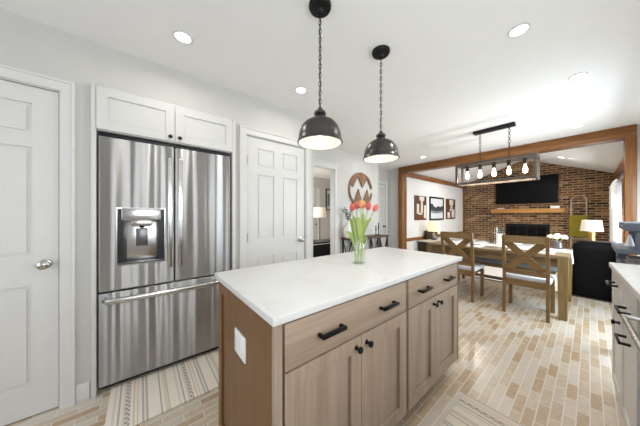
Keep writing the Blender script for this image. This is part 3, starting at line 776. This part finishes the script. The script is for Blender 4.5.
# ------------------------------------------------------------------ dining table, chairs, bench
TX0, TX1, TY0, TY1 = 3.84, 4.84, .155, 1.79
tb = thing('dining_table', 'long weathered brown wood dining table set with white linen', 'table', (4.345, .975, 0))
obj('tabletop', MB().box(TX0, TX1, TY0, TY1, .722, .762, .005), 'table', tb)
obj('apron', MB().box(TX0+.04, TX0+.065, TY0+.08, TY1-.08, .62, .722).box(TX1-.065, TX1-.04, TY0+.08, TY1-.08, .62, .722).box(TX0+.08, TX1-.08, TY0+.04, TY0+.065, .62, .722).box(TX0+.08, TX1-.08, TY1-.065, TY1-.04, .62, .722), 'table', tb)
for x in (TX0+.003, TX1-.093):
    for y in (TY0+.003, TY1-.093):
        xm, ym = x+.045, y+.045
        vs = [(xm+sx*q, ym+sy*q, z) for z, q in ((0, .034), (.5, .043), (.722, .045)) for sx, sy in ((-1, -1), (1, -1), (1, 1), (-1, 1))]
        fs = [(0, 1, 2, 3), (8, 9, 10, 11)]+[(r*4+i, r*4+(i+1) % 4, r*4+4+(i+1) % 4, r*4+4+i) for r in (0, 1) for i in range(4)]
        obj('leg', MB().raw(vs, fs), 'tablez', tb)
def chair(label, x, y, rz=0):
    c = thing('dining_chair', label, 'chair', (x, y, 0), 'dining chairs on the near side of the table', rz)
    for s in (-1, 1):
        prof = [(-.005, 0), (.0, .25), (.01, .46), (-.012, .70), (-.055, .99)]
        vs = [];
        for px, pz in prof:
            for dx, dy in ((-.017, -.016), (.021, -.016), (.021, .016), (-.017, .016)): vs.append((px+dx, s*.197+dy, pz))
        fs = [(0, 1, 2, 3), (16, 17, 18, 19)]+[(r*4+i, r*4+(i+1) % 4, r*4+4+(i+1) % 4, r*4+4+i) for r in range(4) for i in range(4)]
        obj('back_post', MB().raw(vs, fs), 'chair', c, False)
        obj('leg', MB().box(.39, .43, s*.205-.02, s*.205+.02, 0, .42, .003, 1), 'chair', c, False)
    obj('top_rail', MB().bar((-.046, -.182, .945), (-.046, .182, .945), .022, .09, (.1, 0, 1)), 'chairy', c, False)
    obj('lower_rail', MB().bar((.0, -.182, .535), (.0, .182, .535), .022, .055, (.08, 0, 1)), 'chairy', c, False)
    for s in (-1, 1):
        a, b = Vector((-.0385+.002*s, -.165*s, .905)), Vector((.0+.002*s, .162*s, .565))
        obj('cross_slat', MB().bar(a, b, .08, .016, (1, 0, .13)), 'chairy', c, False)
    obj('seat_frame', MB().box(.0, .43, -.18, -.155, .37, .44).box(.0, .43, .155, .18, .37, .44).box(.40, .425, -.155, .155, .37, .44).box(.0, .025, -.155, .155, .37, .44), 'chairy', c, False)
    obj('seat', MB().box(.02, .46, -.225, .225, .43, .485, .018, 3), 'seat', c, False)
    return c
chair('brown cross-back dining chair nearest the table corner, right of the other chair', 3.655, .505)
chair('brown cross-back dining chair beside the island, left of the other chair', 3.675, 1.255)
bn = thing('dining_bench', 'brown bench with grey padded seat along the far side of the table', 'bench', (4.83, .98, 0))
obj('seat', MB().box(4.64, 5.0, .275, 1.66, .42, .49, .02, 3), 'bench', bn)
obj('seat_frame', MB().box(4.66, 4.98, .33, 1.63, .36, .42), 'chairy', bn)
for x in (4.68, 4.96):
    for y in (.38, 1.58): obj('leg', MB().box(x-.022, x+.022, y-.022, y+.022, 0, .36), 'chair', bn)
obj('stretcher', MB().box(4.81, 4.83, .40, 1.56, .12, .17).box(4.70, 4.94, .37, .39, .12, .17).box(4.70, 4.94, 1.57, 1.59, .12, .17), 'chairy', bn)

# cloth and settings on the table
rn = MB()
pts = [(1.74, .7655), (.175, .7655), (.158, .764), (.151, .756), (.147, .70), (.142, .62)]
vs, fs = [], []
for y, z in pts:
    for x in (4.24, 4.35, 4.46, 4.56): vs.append((x, y+(.008*sin(x*40) if z < .74 else 0), z))
for y, z in pts:
    for x in (4.24, 4.35, 4.46, 4.56): vs.append((x, y+(.008*sin(x*40)-.002 if z < .74 else 0), z-.0028 if z > .75 else z))
k = len(pts); o = k*4
for i in range(k-1):
    for j in range(3):
        fs.append((i*4+j, i*4+j+1, i*4+j+5, i*4+j+4)); fs.append((o+i*4+j, o+i*4+j+4, o+i*4+j+5, o+i*4+j+1))
    fs.append((i*4, i*4+4, o+i*4+4, o+i*4)); fs.append((i*4+3, o+i*4+3, o+i*4+7, i*4+7))
for j in range(3): fs.append((j, o+j, o+j+1, j+1)); fs.append((o-4+j, o-3+j, o+o-3+j, o+o-4+j))
rn.raw(vs, fs, True)
only(rn, 'table_runner', 'linen', 'white cloth runner hanging over the right end of the dining table', 'tablecloth', (4.40, .97, .763))
for x, y, la in ((4.06, .50, 'in front of the right-hand cross-back chair'), (4.06, 1.25, 'in front of the left-hand cross-back chair'),
                 (4.70, .72, 'on the far bench side, nearer the white flowers'), (4.70, 1.35, 'on the far bench side, toward the lit sideboard lamp')):
    only(MB().box(x-.133, x+.133, y-.22, y+.22, .7622, .7655, .0015, 1), 'placemat', 'linen', 'white placemat on the dining table '+la, 'placemat', (x, y, .762), 'placemats on the dining table')
    p = MB().lathe([(0, .002), (.075, .002), (.08, 0), (.085, .003), (.125, .018), (.133, .021), (.125, .022), (.085, .008), (0, .007)], (x, y, .766), 40)
    only(p, 'dinner_plate', 'ceramic', 'white dinner plate on the placemat '+la, 'plate', (x, y, .766), 'plates on the dining table')
    only(MB().box(x-.09, x-.03, y-.2, y-.05, .788, .80, .005).xf(IDM), 'napkin', 'greycloth', 'folded grey napkin on the plate '+la, 'napkin', (x-.06, y-.12, .788), 'napkins on the dining table')
hv = thing('hurricane_vase', 'tall clear glass hurricane jar with candle on the dining table runner', 'vase', (4.45, .915, .766))
obj('jar', MB().lathe([(0, 0), (.06, 0), (.068, .01), (.07, .1), (.068, .27), (.072, .28), (.068, .28), (.064, .27), (.066, .1), (.064, .014), (0, .01)], n=32), 'glass', hv, False)
obj('candle', MB().lathe([(0, .012), (.042, .012), (.042, .17), (.039, .176), (0, .172)], n=24), 'linen', hv, False)
fv = thing('flower_vase', 'dark glass vase holding white flowers at the right end of the table', 'vase', (4.63, .29, .7625))
obj('body', MB().lathe([(0, 0), (.042, 0), (.05, .008), (.052, .06), (.045, .10), (.05, .112), (.046, .112), (.04, .10), (.0, .09)], n=32), 'mercury', fv, False)
for k in range(5):
    a = 2*pi*k/5+.4; rr = .055 if k else .0
    fl = thing('white_flower', 'cream white flower head in the dark glass table vase, '+('topmost, in the middle', 'at the back right', 'at the back left', 'at the front left', 'at the front right')[k], 'flower', (4.63+.02*cos(a), .29+.02*sin(a), .7625+.092), 'white flowers on the dining table')
    e = (rr*cos(a), rr*sin(a), .062+.02*(k == 0))
    obj('stem', MB().tube([(0, 0, 0), (e[0]*.5, e[1]*.5, e[2]*.6), e], .003, 6), 'stem', fl, False)
    b = MB()
    for q in range(22):
        z = 1-1.5*q/22; r_ = math.sqrt(max(0, 1-z*z)); an = q*2.4
        b.sphere((0, 0, 0), .015, (1, 1, .45), 8, 5, T((e[0]+.031*r_*cos(an), e[1]+.031*r_*sin(an), e[2]+.012+.026*z)) @ Matrix.Rotation(an, 4, 'Z') @ Matrix.Rotation(math.acos(max(-1, min(1, z))), 4, 'Y'))
    ob = obj('bloom', b, 'petalwhite', fl, False)

# ------------------------------------------------------------------ linear chandelier
CX = 3.75
ch = thing('chandelier', 'black rectangular open-frame chandelier with five glowing bulbs over the dining side', 'chandelier', (CX, .83, 2.44))
obj('canopy', MB().box(CX-.055, CX+.055, .61, 1.065, 2.405, 2.44, .004), 'black', ch)
f = MB(); y0, y1, z0, z1, hx, b = .41, 1.25, 1.70, 1.97, .115, .0135
for x in (CX-hx, CX+hx):
    for z in (z0, z1): f.box(x-b, x+b, y0-b, y1+b, z-b, z+b)
    for y in (y0, y1): f.box(x-b, x+b, y-b, y+b, z0+b, z1-b)
for y in (y0, y1):
    for z in (z0, z1): f.box(CX-hx+b, CX+hx-b, y-b, y+b, z-b, z+b)
f.box(CX-.022, CX+.022, y0+b, y1-b, z1-.008, z1+.010)
obj('frame', f, 'frametone', ch)
for y in (.67, .99):
    obj('chain', chain(MB(), CX, y, 2.16, 2.405, r=.011, L=.045, w=.003, rz=.4), 'bronze', ch)
    obj('hook', MB().tube([(CX, y, 2.416), (CX, y+.012, 2.41), (CX, y+.012, 2.398), (CX, y, 2.394)], .004, 8), 'bronze', ch)
    obj('rod', MB().cyl((CX, y, 1.975), (CX, y, 2.17), .006, 12), 'bronze', ch)
for k in range(5):
    y = .515+.158*k
    s = obj('socket', MB().lathe([(0, 1.962), (.02, 1.962), (.022, 1.94), (.021, 1.895), (.017, 1.887), (0, 1.887)], (CX, y, 0), 20), 'bronze', ch)
    obj('bulb', MB().lathe([(0, 1.888), (.011, 1.885), (.012, 1.868), (.018, 1.847), (.025, 1.822), (.026, 1.805), (.02, 1.785), (.01, 1.776), (0, 1.774)], (CX, y, 0), 24), 'bulb', s)
    point('chandelier_bulb_light', (CX, y, 1.745), 2.2, (1, .86, .66), .03)

# ------------------------------------------------------------------ living room
BX = 9.5
tv = thing('television', 'large black flat television on the brick wall above the mantel', 'television', (BX-.04, 1.311, 1.60))
obj('cabinet', MB().box(BX-.06, BX-.006, .574, 2.048, 1.605, 2.45, .006), 'blackplastic', tv)
obj('screen', MB().box(BX-.063, BX-.059, .588, 2.034, 1.625, 2.438, .001), 'screen', tv)
only(MB().box(BX-.24, BX, .456, 2.132, 1.315, 1.44, .008), 'mantel_shelf', 'mantel', 'honey-coloured wooden mantel shelf below the television', 'shelf', (BX-.12, 1.29, 1.315))
only(MB().box(BX-.17, BX-.06, .55, .74, 1.4405, 1.515, .004), 'box', 'plastic', 'small white box at the right end of the mantel shelf', 'box', (BX-.12, .645, 1.4405))
only(MB().box(BX-.19, BX-.05, 1.80, 1.97, 1.4405, 1.475, .004), 'book', 'paper', 'small pale book lying at the left end of the mantel shelf', 'book', (BX-.12, 1.885, 1.4405))
fp = thing('fireplace', 'black fireplace insert with dark glass doors in the brick wall', 'fireplace', (BX+.1, 1.27, .02))
obj('firebox', MB().box(BX+.05, BX+.5, .70, 1.84, .02, 1.02).xf(IDM), 'black', fp)
ff = MB().relief([-1.785, -1.72, -.825, -.76], [.02, .08, .885, .965], lambda i, j: None if (i == 1 and j == 1) else 0, .05, face_mx(BX-.012, 0, 0))
obj('frame', ff, 'black', fp)
for a, b in ((.828, 1.27), (1.274, 1.717)):
    n_ = 2
    for q in range(n_):
        c0, c1 = a+(b-a)*q/n_+.004, a+(b-a)*(q+1)/n_-.004
        d = obj('glass_door', MB().relief([-c1, -c1+.018, -c0-.018, -c0], [.084, .102, .862, .882], lambda i, j: None if (i == 1 and j == 1) else 0, .016, face_mx(BX+.004, 0, 0)), 'black', fp)
        obj('pane', MB().box(BX+.01, BX+.014, c0+.017, c1-.017, .101, .863), 'screen', d)
ml = thing('mountain_ornament', 'small brown mountain-shaped wooden ornament on a pale ledge left of the television', 'wall decoration', (BX-.03, 2.42, 1.2))
obj('ledge', MB().box(BX-.09, BX, 2.18, 2.66, 1.20, 1.23, .003), 'ladderwood', ml)
def mtn(o, t): return [(a, z) for a, z in o]
outer = [(-.21, 0), (-.09, .2), (-.02, .14), (.07, .25), (.21, 0)]
inner = [(-.165, .022), (-.085, .158), (-.015, .096), (.066, .202), (.168, .022)]
vs = [(BX-.05, 2.42-a, 1.23+z) for a, z in outer+inner]+[(BX-.02, 2.42-a, 1.23+z) for a, z in outer+inner]; fs = []
for i in range(5):
    j = (i+1) % 5
    fs += [(i, j, 5+j, 5+i), (10+i, 15+i, 15+j, 10+j), (i, 10+i, 10+j, j), (5+i, 5+j, 15+j, 15+i)]
obj('mountain', MB().raw(vs, fs), 'signwood', ml)

# three pieces of wall art on the left wall
def art(x0, x1, z0, z1, label):
    return thing('wall_art', label, 'picture', ((x0+x1)/2, 3.03, z0), 'pictures on the living room wall')
def blockart(x0, x1, z0, z1, label, blocks):
    a = art(x0, x1, z0, z1, label)
    obj('board', MB().box(x0, x1, 3.015, 3.04, z0, z1, .003), 'signwood2', a)
    for (u0, u1, v0, v1) in blocks:
        obj('block', MB().box(x0+(x1-x0)*u0, x0+(x1-x0)*u1, 2.998, 3.015, z0+(z1-z0)*v0, z0+(z1-z0)*v1, .002), 'paper', a)
M['signwood2'] = wood('dark_stained_art_board', srgb(72, 42, 24), srgb(112, 68, 40), 'X', .5)
blockart(5.80, 6.47, 1.10, 1.785, 'brown wooden art panel with white blocks, nearest the oak post', [(.34, .74, .80, .97), (.46, .62, .24, .80), (.12, .30, .26, .66), (.74, .90, .08, .62), (.30, .62, .22, .30)])
blockart(7.88, 8.64, 1.11, 1.79, 'brown wooden art panel with white blocks, nearest the brick wall', [(.30, .72, .70, .95), (.44, .60, .42, .70), (.10, .34, .06, .34), (.56, .84, .08, .40), (.34, .84, .40, .5)])
a = art(6.69, 7.67, 1.09, 1.80, 'black framed grey landscape picture between the two wooden panels')
obj('frame', MB().relief([6.69, 6.735, 7.625, 7.67], [1.09, 1.135, 1.755, 1.80], lambda i, j: None if (i == 1 and j == 1) else 0, .03, T((0, 3.01, 0))), 'black', a)
obj('print', MB().box(6.73, 7.63, 3.026, 3.036, 1.13, 1.76), 'artlight', a)
obj('hills', MB().prism([(6.735, 1.40), (6.735, 1.56), (6.85, 1.60), (6.98, 1.51), (7.12, 1.47), (7.26, 1.53), (7.42, 1.50), (7.624, 1.55), (7.624, 1.40), (7.2, 1.36)], 3.0235, 3.0262), 'artdark', a)
obj('shoreline', MB().prism([(6.735, 1.33), (6.735, 1.40), (7.2, 1.36), (7.624, 1.40), (7.624, 1.33), (7.1, 1.29)], 3.0235, 3.0262), 'artgrey', a)

# side table with a lamp against the left wall
sd = thing('sideboard', 'low dark sideboard with pale top against the white living room wall', 'sideboard', (6.56, 2.77, -.18))
obj('tabletop', MB().box(5.93, 7.2, 2.56, 2.995, .515, .545, .003), 'paper', sd)
obj('body', MB().box(5.96, 7.17, 2.60, 2.99, .13, .515), 'espresso', sd)
for a, b in ((5.98, 6.37), (6.38, 6.76), (6.77, 7.15)):
    d = obj('door', MB().relief(*shaker(b-a, .35, .018, .05, .008), xf=T((a, 2.582, .145))), 'espresso', sd)
    obj('knob', MB().lathe(KN, n=14).xf(T(((a+b)/2, 2.582, .44)) @ Matrix.Rotation(pi/2, 4, 'X')), 'nickel', d)
for x in (6.01, 7.12):
    for y in (2.64, 2.95): obj('leg', MB().box(x-.03, x+.03, y-.03, y+.03, -.18, .13), 'espresso', sd)
only(MB().box(6.28, 6.98, 2.92, 2.99, .546, .80, .006), 'storage_box', 'espresso', 'dark box standing on the sideboard behind the lit lamp', 'box', (6.63, 2.955, .546))
def lamp(name, label, x, y, z0, base, basemat, shade, shademat, w, glow):
    l = thing(name, label, 'lamp', (x, y, z0), 'table lamps')
    obj('base', MB().lathe(base, n=32), basemat, l, False)
    obj('lamp_shade', MB().lathe(shade, n=40), shademat, l, False)
    zs = (shade[0][1]+shade[1][1])/2
    obj('bulb', MB().sphere((0, 0, zs), .028), 'bulb', l, False)
    obj('stem', MB().tube([(0, 0, base[-1][1]-.01), (0, 0, zs-.02)], .006, 8), basemat, l, False)
    point('table_lamp_light', (x, y, z0+zs+.05), w, (1, .80, .55), .04)
lamp('table_lamp', 'lit table lamp with cream shade and glass base on the sideboard', 6.33, 2.74, .546,
     [(0, 0), (.065, 0), (.07, .01), (.075, .06), (.07, .13), (.045, .18), (.02, .20), (.014, .24), (0, .24)], 'mercury', [(.165, .245), (.128, .50), (.126, .50), (.163, .245)], 'shade', 1.0, 1)
et = thing('end_table', 'dark square end table beside the recliner under the gold lamp', 'table', (7.6, .0, -.18))
obj('tabletop', MB().box(7.35, 7.85, -.25, .25, .385, .42, .004), 'espresso', et)
for x in (7.38, 7.82):
    for y in (-.22, .22): obj('leg', MB().box(x-.02, x+.02, y-.02, y+.02, -.18, .385), 'espresso', et)
obj('shelf', MB().box(7.37, 7.83, -.23, .23, -.02, .0), 'espresso', et)
lamp('gold_lamp', 'table lamp with wide white shade and gold column base behind the recliner', 7.6, -.02, .4205,
     [(0, 0), (.08, 0), (.08, .02), (.05, .03), (.055, .1), (.05, .36), (.055, .42), (.05, .45), (.014, .46), (.012, .52), (0, .52)], 'gold', [(.165, .475), (.138, .71), (.136, .71), (.163, .475)], 'shade2', 1.0, 1)
# recliner
rc = thing('recliner', 'black leather recliner with its back to the dining table', 'armchair', (5.75, -.1, -.18))
def puff(x0, x1, y0, y1, z0, z1, b=.07): return MB().box(x0, x1, y0, y1, z0, z1, b, 4)
obj('body', puff(5.40, 6.2, -.36, .16, -.17, .26, .03), 'leather', rc)
bk = MB()
vs, fs = [], []
for k, (z, hw, xo, th) in enumerate(((-.13, .36, 0, .2), (.25, .365, -.01, .22), (.55, .36, -.03, .24), (.70, .345, -.05, .24), (.79, .315, -.06, .22), (.835, .26, -.055, .16), (.845, .2, -.03, .06))):
    for i in range(20):
        a = 2*pi*i/20; ca, sa = cos(a), sin(a)
        vs.append((5.46+xo+th/2*abs(ca)**.4*(1 if ca > 0 else -1), -.105+hw*.86*abs(sa)**.4*(1 if sa > 0 else -1), z))
for k in range(6):
    for i in range(20): fs.append((k*20+i, k*20+(i+1) % 20, k*20+20+(i+1) % 20, k*20+20+i))
fs += [tuple(range(20)), tuple(range(120, 140))]
obj('backrest', bk.raw(vs, fs, True), 'leather', rc)
obj('seat', puff(5.55, 6.25, -.28, .08, .20, .36), 'leather', rc)
for y in (-.36, .15): obj('armrest', puff(5.5, 6.2, y-.075, y+.075, -.12, .47), 'leather', rc)
# blanket ladder
ld = thing('blanket_ladder', 'pale wooden blanket ladder with arched top leaning on the brick wall', 'ladder', (9.3, .2, -.18))
def lx(z): return 9.20+.235*(z+.18)/1.94
for y in (.06, .335): obj('rail', MB().bar((lx(-.18), y, -.175), (lx(1.70), y, 1.70), .04, .03, (0, 1, 0)), 'ladderwood', ld)
for z in (.18, .60, .92, 1.58): obj('rung', MB().bar((lx(z), .075, z), (lx(z), .32, z), .03, .03), 'ladderwood', ld)
obj('arch', MB().tube([(lx(1.70), .335, 1.70), (lx(1.75), .27, 1.755), (lx(1.79), .2, 1.79), (lx(1.77), .12, 1.775), (lx(1.7), .06, 1.70)], .016, 8), 'ladderwood', ld)
tv_, tf_ = [], []
zz = [.72, .9, 1.1, 1.3, 1.39, 1.405, 1.39, 1.25, 1.05, .85]
cols = 13
th = MB(); P = []
# the throw hangs over the rung at 1.38: front drop, over the top, back drop
rz_ = 1.215
obj('rung', MB().bar((lx(rz_), .075, rz_), (lx(rz_), .32, rz_), .03, .03), 'ladderwood', ld)
path = [(-.055, .66), (-.05, .8), (-.045, .95), (-.04, 1.12), (-.03, 1.225), (0, 1.242), (.025, 1.225), (.03, 1.1), (.03, .95)]
for layer in (0, 1):
    for dx, z in path:
        for j in range(cols):
            y = .035+.335*j/(cols-1)
            P.append((lx(z)+dx*(1-.22*layer)+.007*sin(j*1.7)*(1 if z < 1.2 else .3), y, z-.010*layer))
n = len(path); o = n*cols
for i in range(n-1):
    for j in range(cols-1):
        q = (i*cols+j, i*cols+j+1, (i+1)*cols+j+1, (i+1)*cols+j)
        tf_.append(q); tf_.append(tuple(o+k for k in q[::-1]))
    for j in (0, cols-1): tf_.append((i*cols+j, (i+1)*cols+j, o+(i+1)*cols+j, o+i*cols+j))
for j in range(cols-1):
    for i in (0, n-1): tf_.append((i*cols+j, i*cols+j+1, o+i*cols+j+1, o+i*cols+j))
only(th.raw(P, tf_, True), 'throw_blanket', 'throw', 'olive green throw draped over the wooden blanket ladder', 'blanket', (9.36, .2, .66))
# curtain and rod
rod = thing('curtain_rod', 'dark curtain rod above the living room window', 'curtain rod', (7.9, -.37, 2.0))
obj('rod', MB().cyl((6.4, -.37, 2.02), (9.40, -.37, 2.02), .012, 12), 'bronze', rod)
for x in (6.55, 9.38): obj('bracket', MB().box(x-.01, x+.01, -.47, -.358, 2.0, 2.04, .002), 'bronze', rod)
def curtain(x0, x1, label, ph):
    vs, fs = [], []; n = 40
    for zi, z in enumerate((-.165, .8, 1.7, 1.96, 2.005)):
        for s in (0, 1):
            for k in range(n+1):
                x = x0+(x1-x0)*k/n; am = .052-(.02 if z > 2 else 0)
                vs.append((x, -.37+am*sin(k*2*pi/6+ph)+(.005 if s else 0)+.006*sin(z*2+k*.3), z))
    N = n+1
    for zi in range(4):
        for k in range(n):
            a = zi*2*N+k; b = a+2*N
            fs.append((a, a+1, b+1, b)); fs.append((a+N, b+N, b+N+1, a+N+1))
        for k in (0, n):
            a = zi*2*N+k; fs.append((a, a+2*N, a+3*N, a+N))
    for zi in (0, 4):
        for k in range(n):
            a = zi*2*N+k; fs.append((a, a+N, a+N+1, a+1))
    only(MB().raw(vs, fs, True), 'curtain', 'curtain', label, 'curtain', ((x0+x1)/2, -.37, -.165))
curtain(7.75, 9.36, 'white curtain panel at the window beside the brick wall', .3)

# ------------------------------------------------------------------ right-hand counter run (turned a little)
RZ = math.atan2(-.084+.130, 2.549-1.6)
def RM(x, y, z): return (x, y, z)
def rthing(name, label, cat, group=None): return thing(name, label, cat, (2.549, -.084, 0), group, RZ)
# local: x runs back along the counter (0 at the far end, negative towards the viewer), y = 0 at the worktop edge, negative to the wall
def base_unit(x0, x1, label, rows):
    u = rthing('base_cabinet', label, 'cabinet', 'white base cabinets along the right wall')
    obj('body', MB().box(x0, x1, -.64, -.032, .0, .882), 'cab', u, False)
    for kind, z0, z1, hz in rows:
        w = x1-x0-.008
        fr_ = MB().relief(*shaker(w, z1-z0, .02, .055 if kind == 'door' else .038, .006), xf=face_py(x1-.004, -.012, z0))
        o = obj('door' if kind == 'door' else 'drawer', fr_, 'cab', u, False)
        if kind == 'door':
            obj('knob', MB().lathe(KN, n=20).xf(T((x0+.04, -.012, hz)) @ Matrix.Rotation(-pi/2, 4, 'X')), 'black', o, False)
        else:
            xc, L = (x0+x1)/2, .13
            obj('pull', MB().box(xc-L/2, xc+L/2, .016, .026, hz-.0065, hz+.0065, .002).box(xc-L/2, xc-L/2+.012, -.014, .018, hz-.006, hz+.006, .001).box(xc+L/2-.012, xc+L/2, -.014, .018, hz-.006, hz+.006, .001), 'black', o, False)
    return u
base_unit(-.375, -.004, 'white base cabinet at the far end of the right-hand counter', [('drawer', .73, .868, .80), ('door', .115, .722, .60)])
base_unit(-.80, -.377, 'white drawer cabinet between the end cabinet and the steel dishwasher', [('drawer', .70, .868, .745), ('drawer', .115, .692, .59)])
dw = rthing('dishwasher', 'stainless steel dishwasher with bar handle under the right-hand counter', 'dishwasher')
obj('body', MB().box(-1.402, -.804, -.62, -.05, .03, .88), 'steeldark', dw, False)
dd = obj('door', MB().box(-1.398, -.808, -.05, -.018, .11, .868, .006), 'steel', dw, False)
obj('handle', MB().tube([(-1.34, -.02, .79), (-1.34, .032, .79), (-.865, .032, .79), (-.865, -.02, .79)], .010, 10), 'steelplain', dd, False)
obj('kick_plate', MB().box(-1.398, -.808, -.1, -.07, .0, .1), 'blackplastic', dw, False)
base_unit(-2.30, -1.406, 'white sink base cabinet nearest the viewer', [('door', .115, .868, .75)])
wt = MB().box(-2.32, .0, -.65, .0, .883, .915, .004, 3)
o = obj('counter_worktop', wt, 'quartz', None); o.location = (2.549, -.084, 0); o.rotation_euler = (0, 0, RZ)
tag(o, 'white quartz worktop on the right-hand white cabinets', 'worktop')

# blue-grey painted shelf unit beyond the counter
sh = thing('shelf_unit', 'blue-grey painted stepped shelf unit beyond the right-hand counter', 'shelf unit', (3.1, -.5, 0))
obj('shelf', MB().box(2.80, 3.40, -.82, -.125, .955, .99, .003), 'bluegrey', sh)
obj('shelf', MB().box(2.80, 3.40, -.82, -.165, 1.125, 1.185, .003), 'bluegrey', sh)
obj('shelf', MB().box(2.82, 3.38, -.81, -.15, .835, .86, .003), 'bluegrey', sh)
for x in (2.84, 3.345):
    for y in ((-.185 if x > 3 else -.5), -.78): obj('post', MB().box(x-.035, x+.035, y-.035, y+.035, 0, .955, .003), 'bluegrey', sh)
    for y in (-.245, -.78): obj('post', MB().box(x-.03, x+.03, y-.03, y+.03, .99, 1.125, .003), 'bluegrey', sh)
fgv = thing('figurine', 'small white cone-shaped ornament on the blue-grey shelf unit', 'ornament', (3.1, -.205, .99))
obj('body', MB().lathe([(0, 0), (.022, 0), (.024, .01), (.015, .05), (.006, .09), (0, .1)], n=20), 'ceramic', fgv, False)
tw = thing('folded_towel', 'folded mottled grey towel on the shelf unit just beyond the right-hand worktop', 'towel', (2.98, -.30, .861))
obj('fold', MB().box(-.09, .09, -.12, .12, 0, .03, .012, 3), 'greycloth', tw, False)
obj('fold', MB().box(-.085, .085, -.115, .115, .0305, .058, .012, 3), 'greycloth', tw, False)

# ------------------------------------------------------------------ room seen through the hall doorway
fl = thing('floor_lamp', 'floor lamp with white drum shade seen through the hall doorway', 'lamp', (3.74, 4.6, 0))
obj('base', MB().lathe([(0, 0), (.13, 0), (.13, .015), (.02, .03), (0, .03)], n=32), 'black', fl, False)
obj('pole', MB().cyl((0, 0, .025), (0, 0, 1.30), .011, 12), 'black', fl, False)
obj('lamp_shade', MB().lathe([(.175, 1.18), (.165, 1.45), (.163, 1.45), (.173, 1.18)], n=40), 'shade2', fl, False)
obj('bulb', MB().sphere((0, 0, 1.32), .03), 'bulb', fl, False)
point('floor_lamp_light', (3.74, 4.6, 1.38), 4.0, (1, .85, .62), .04)
bd = thing('storage_bench', 'black storage bench with pale cushion edge behind the hall doorway', 'bench', (3.25, 4.0, 0))
obj('body', MB().box(2.75, 3.75, 3.78, 4.2, .04, .60, .006), 'black', bd)
obj('cushion', MB().box(2.74, 3.76, 3.77, 4.21, .60, .645, .012, 3), 'blackplastic', bd)
obj('piping', MB().box(2.738, 3.762, 3.765, 4.212, .592, .606, .003), 'linen', bd)
for x in (2.8, 3.7):
    for y in (3.83, 4.15): obj('foot', MB().box(x-.025, x+.025, y-.025, y+.025, 0, .04), 'black', bd)
pf = thing('framed_picture', 'black framed picture on the far wall beyond the hall doorway', 'picture', (4.82, 5.49, 1.4))
obj('frame', MB().relief([4.72, 4.75, 4.93, 4.96], [1.40, 1.43, 2.07, 2.10], lambda i, j: None if (i == 1 and j == 1) else 0, .025, T((0, 5.475, 0))), 'black', pf)
obj('print', MB().box(4.745, 4.935, 5.49, 5.497, 1.425, 2.075), 'artlight', pf)
obj('image', MB().box(4.79, 4.89, 5.486, 5.4905, 1.55, 1.95), 'artgrey', pf)
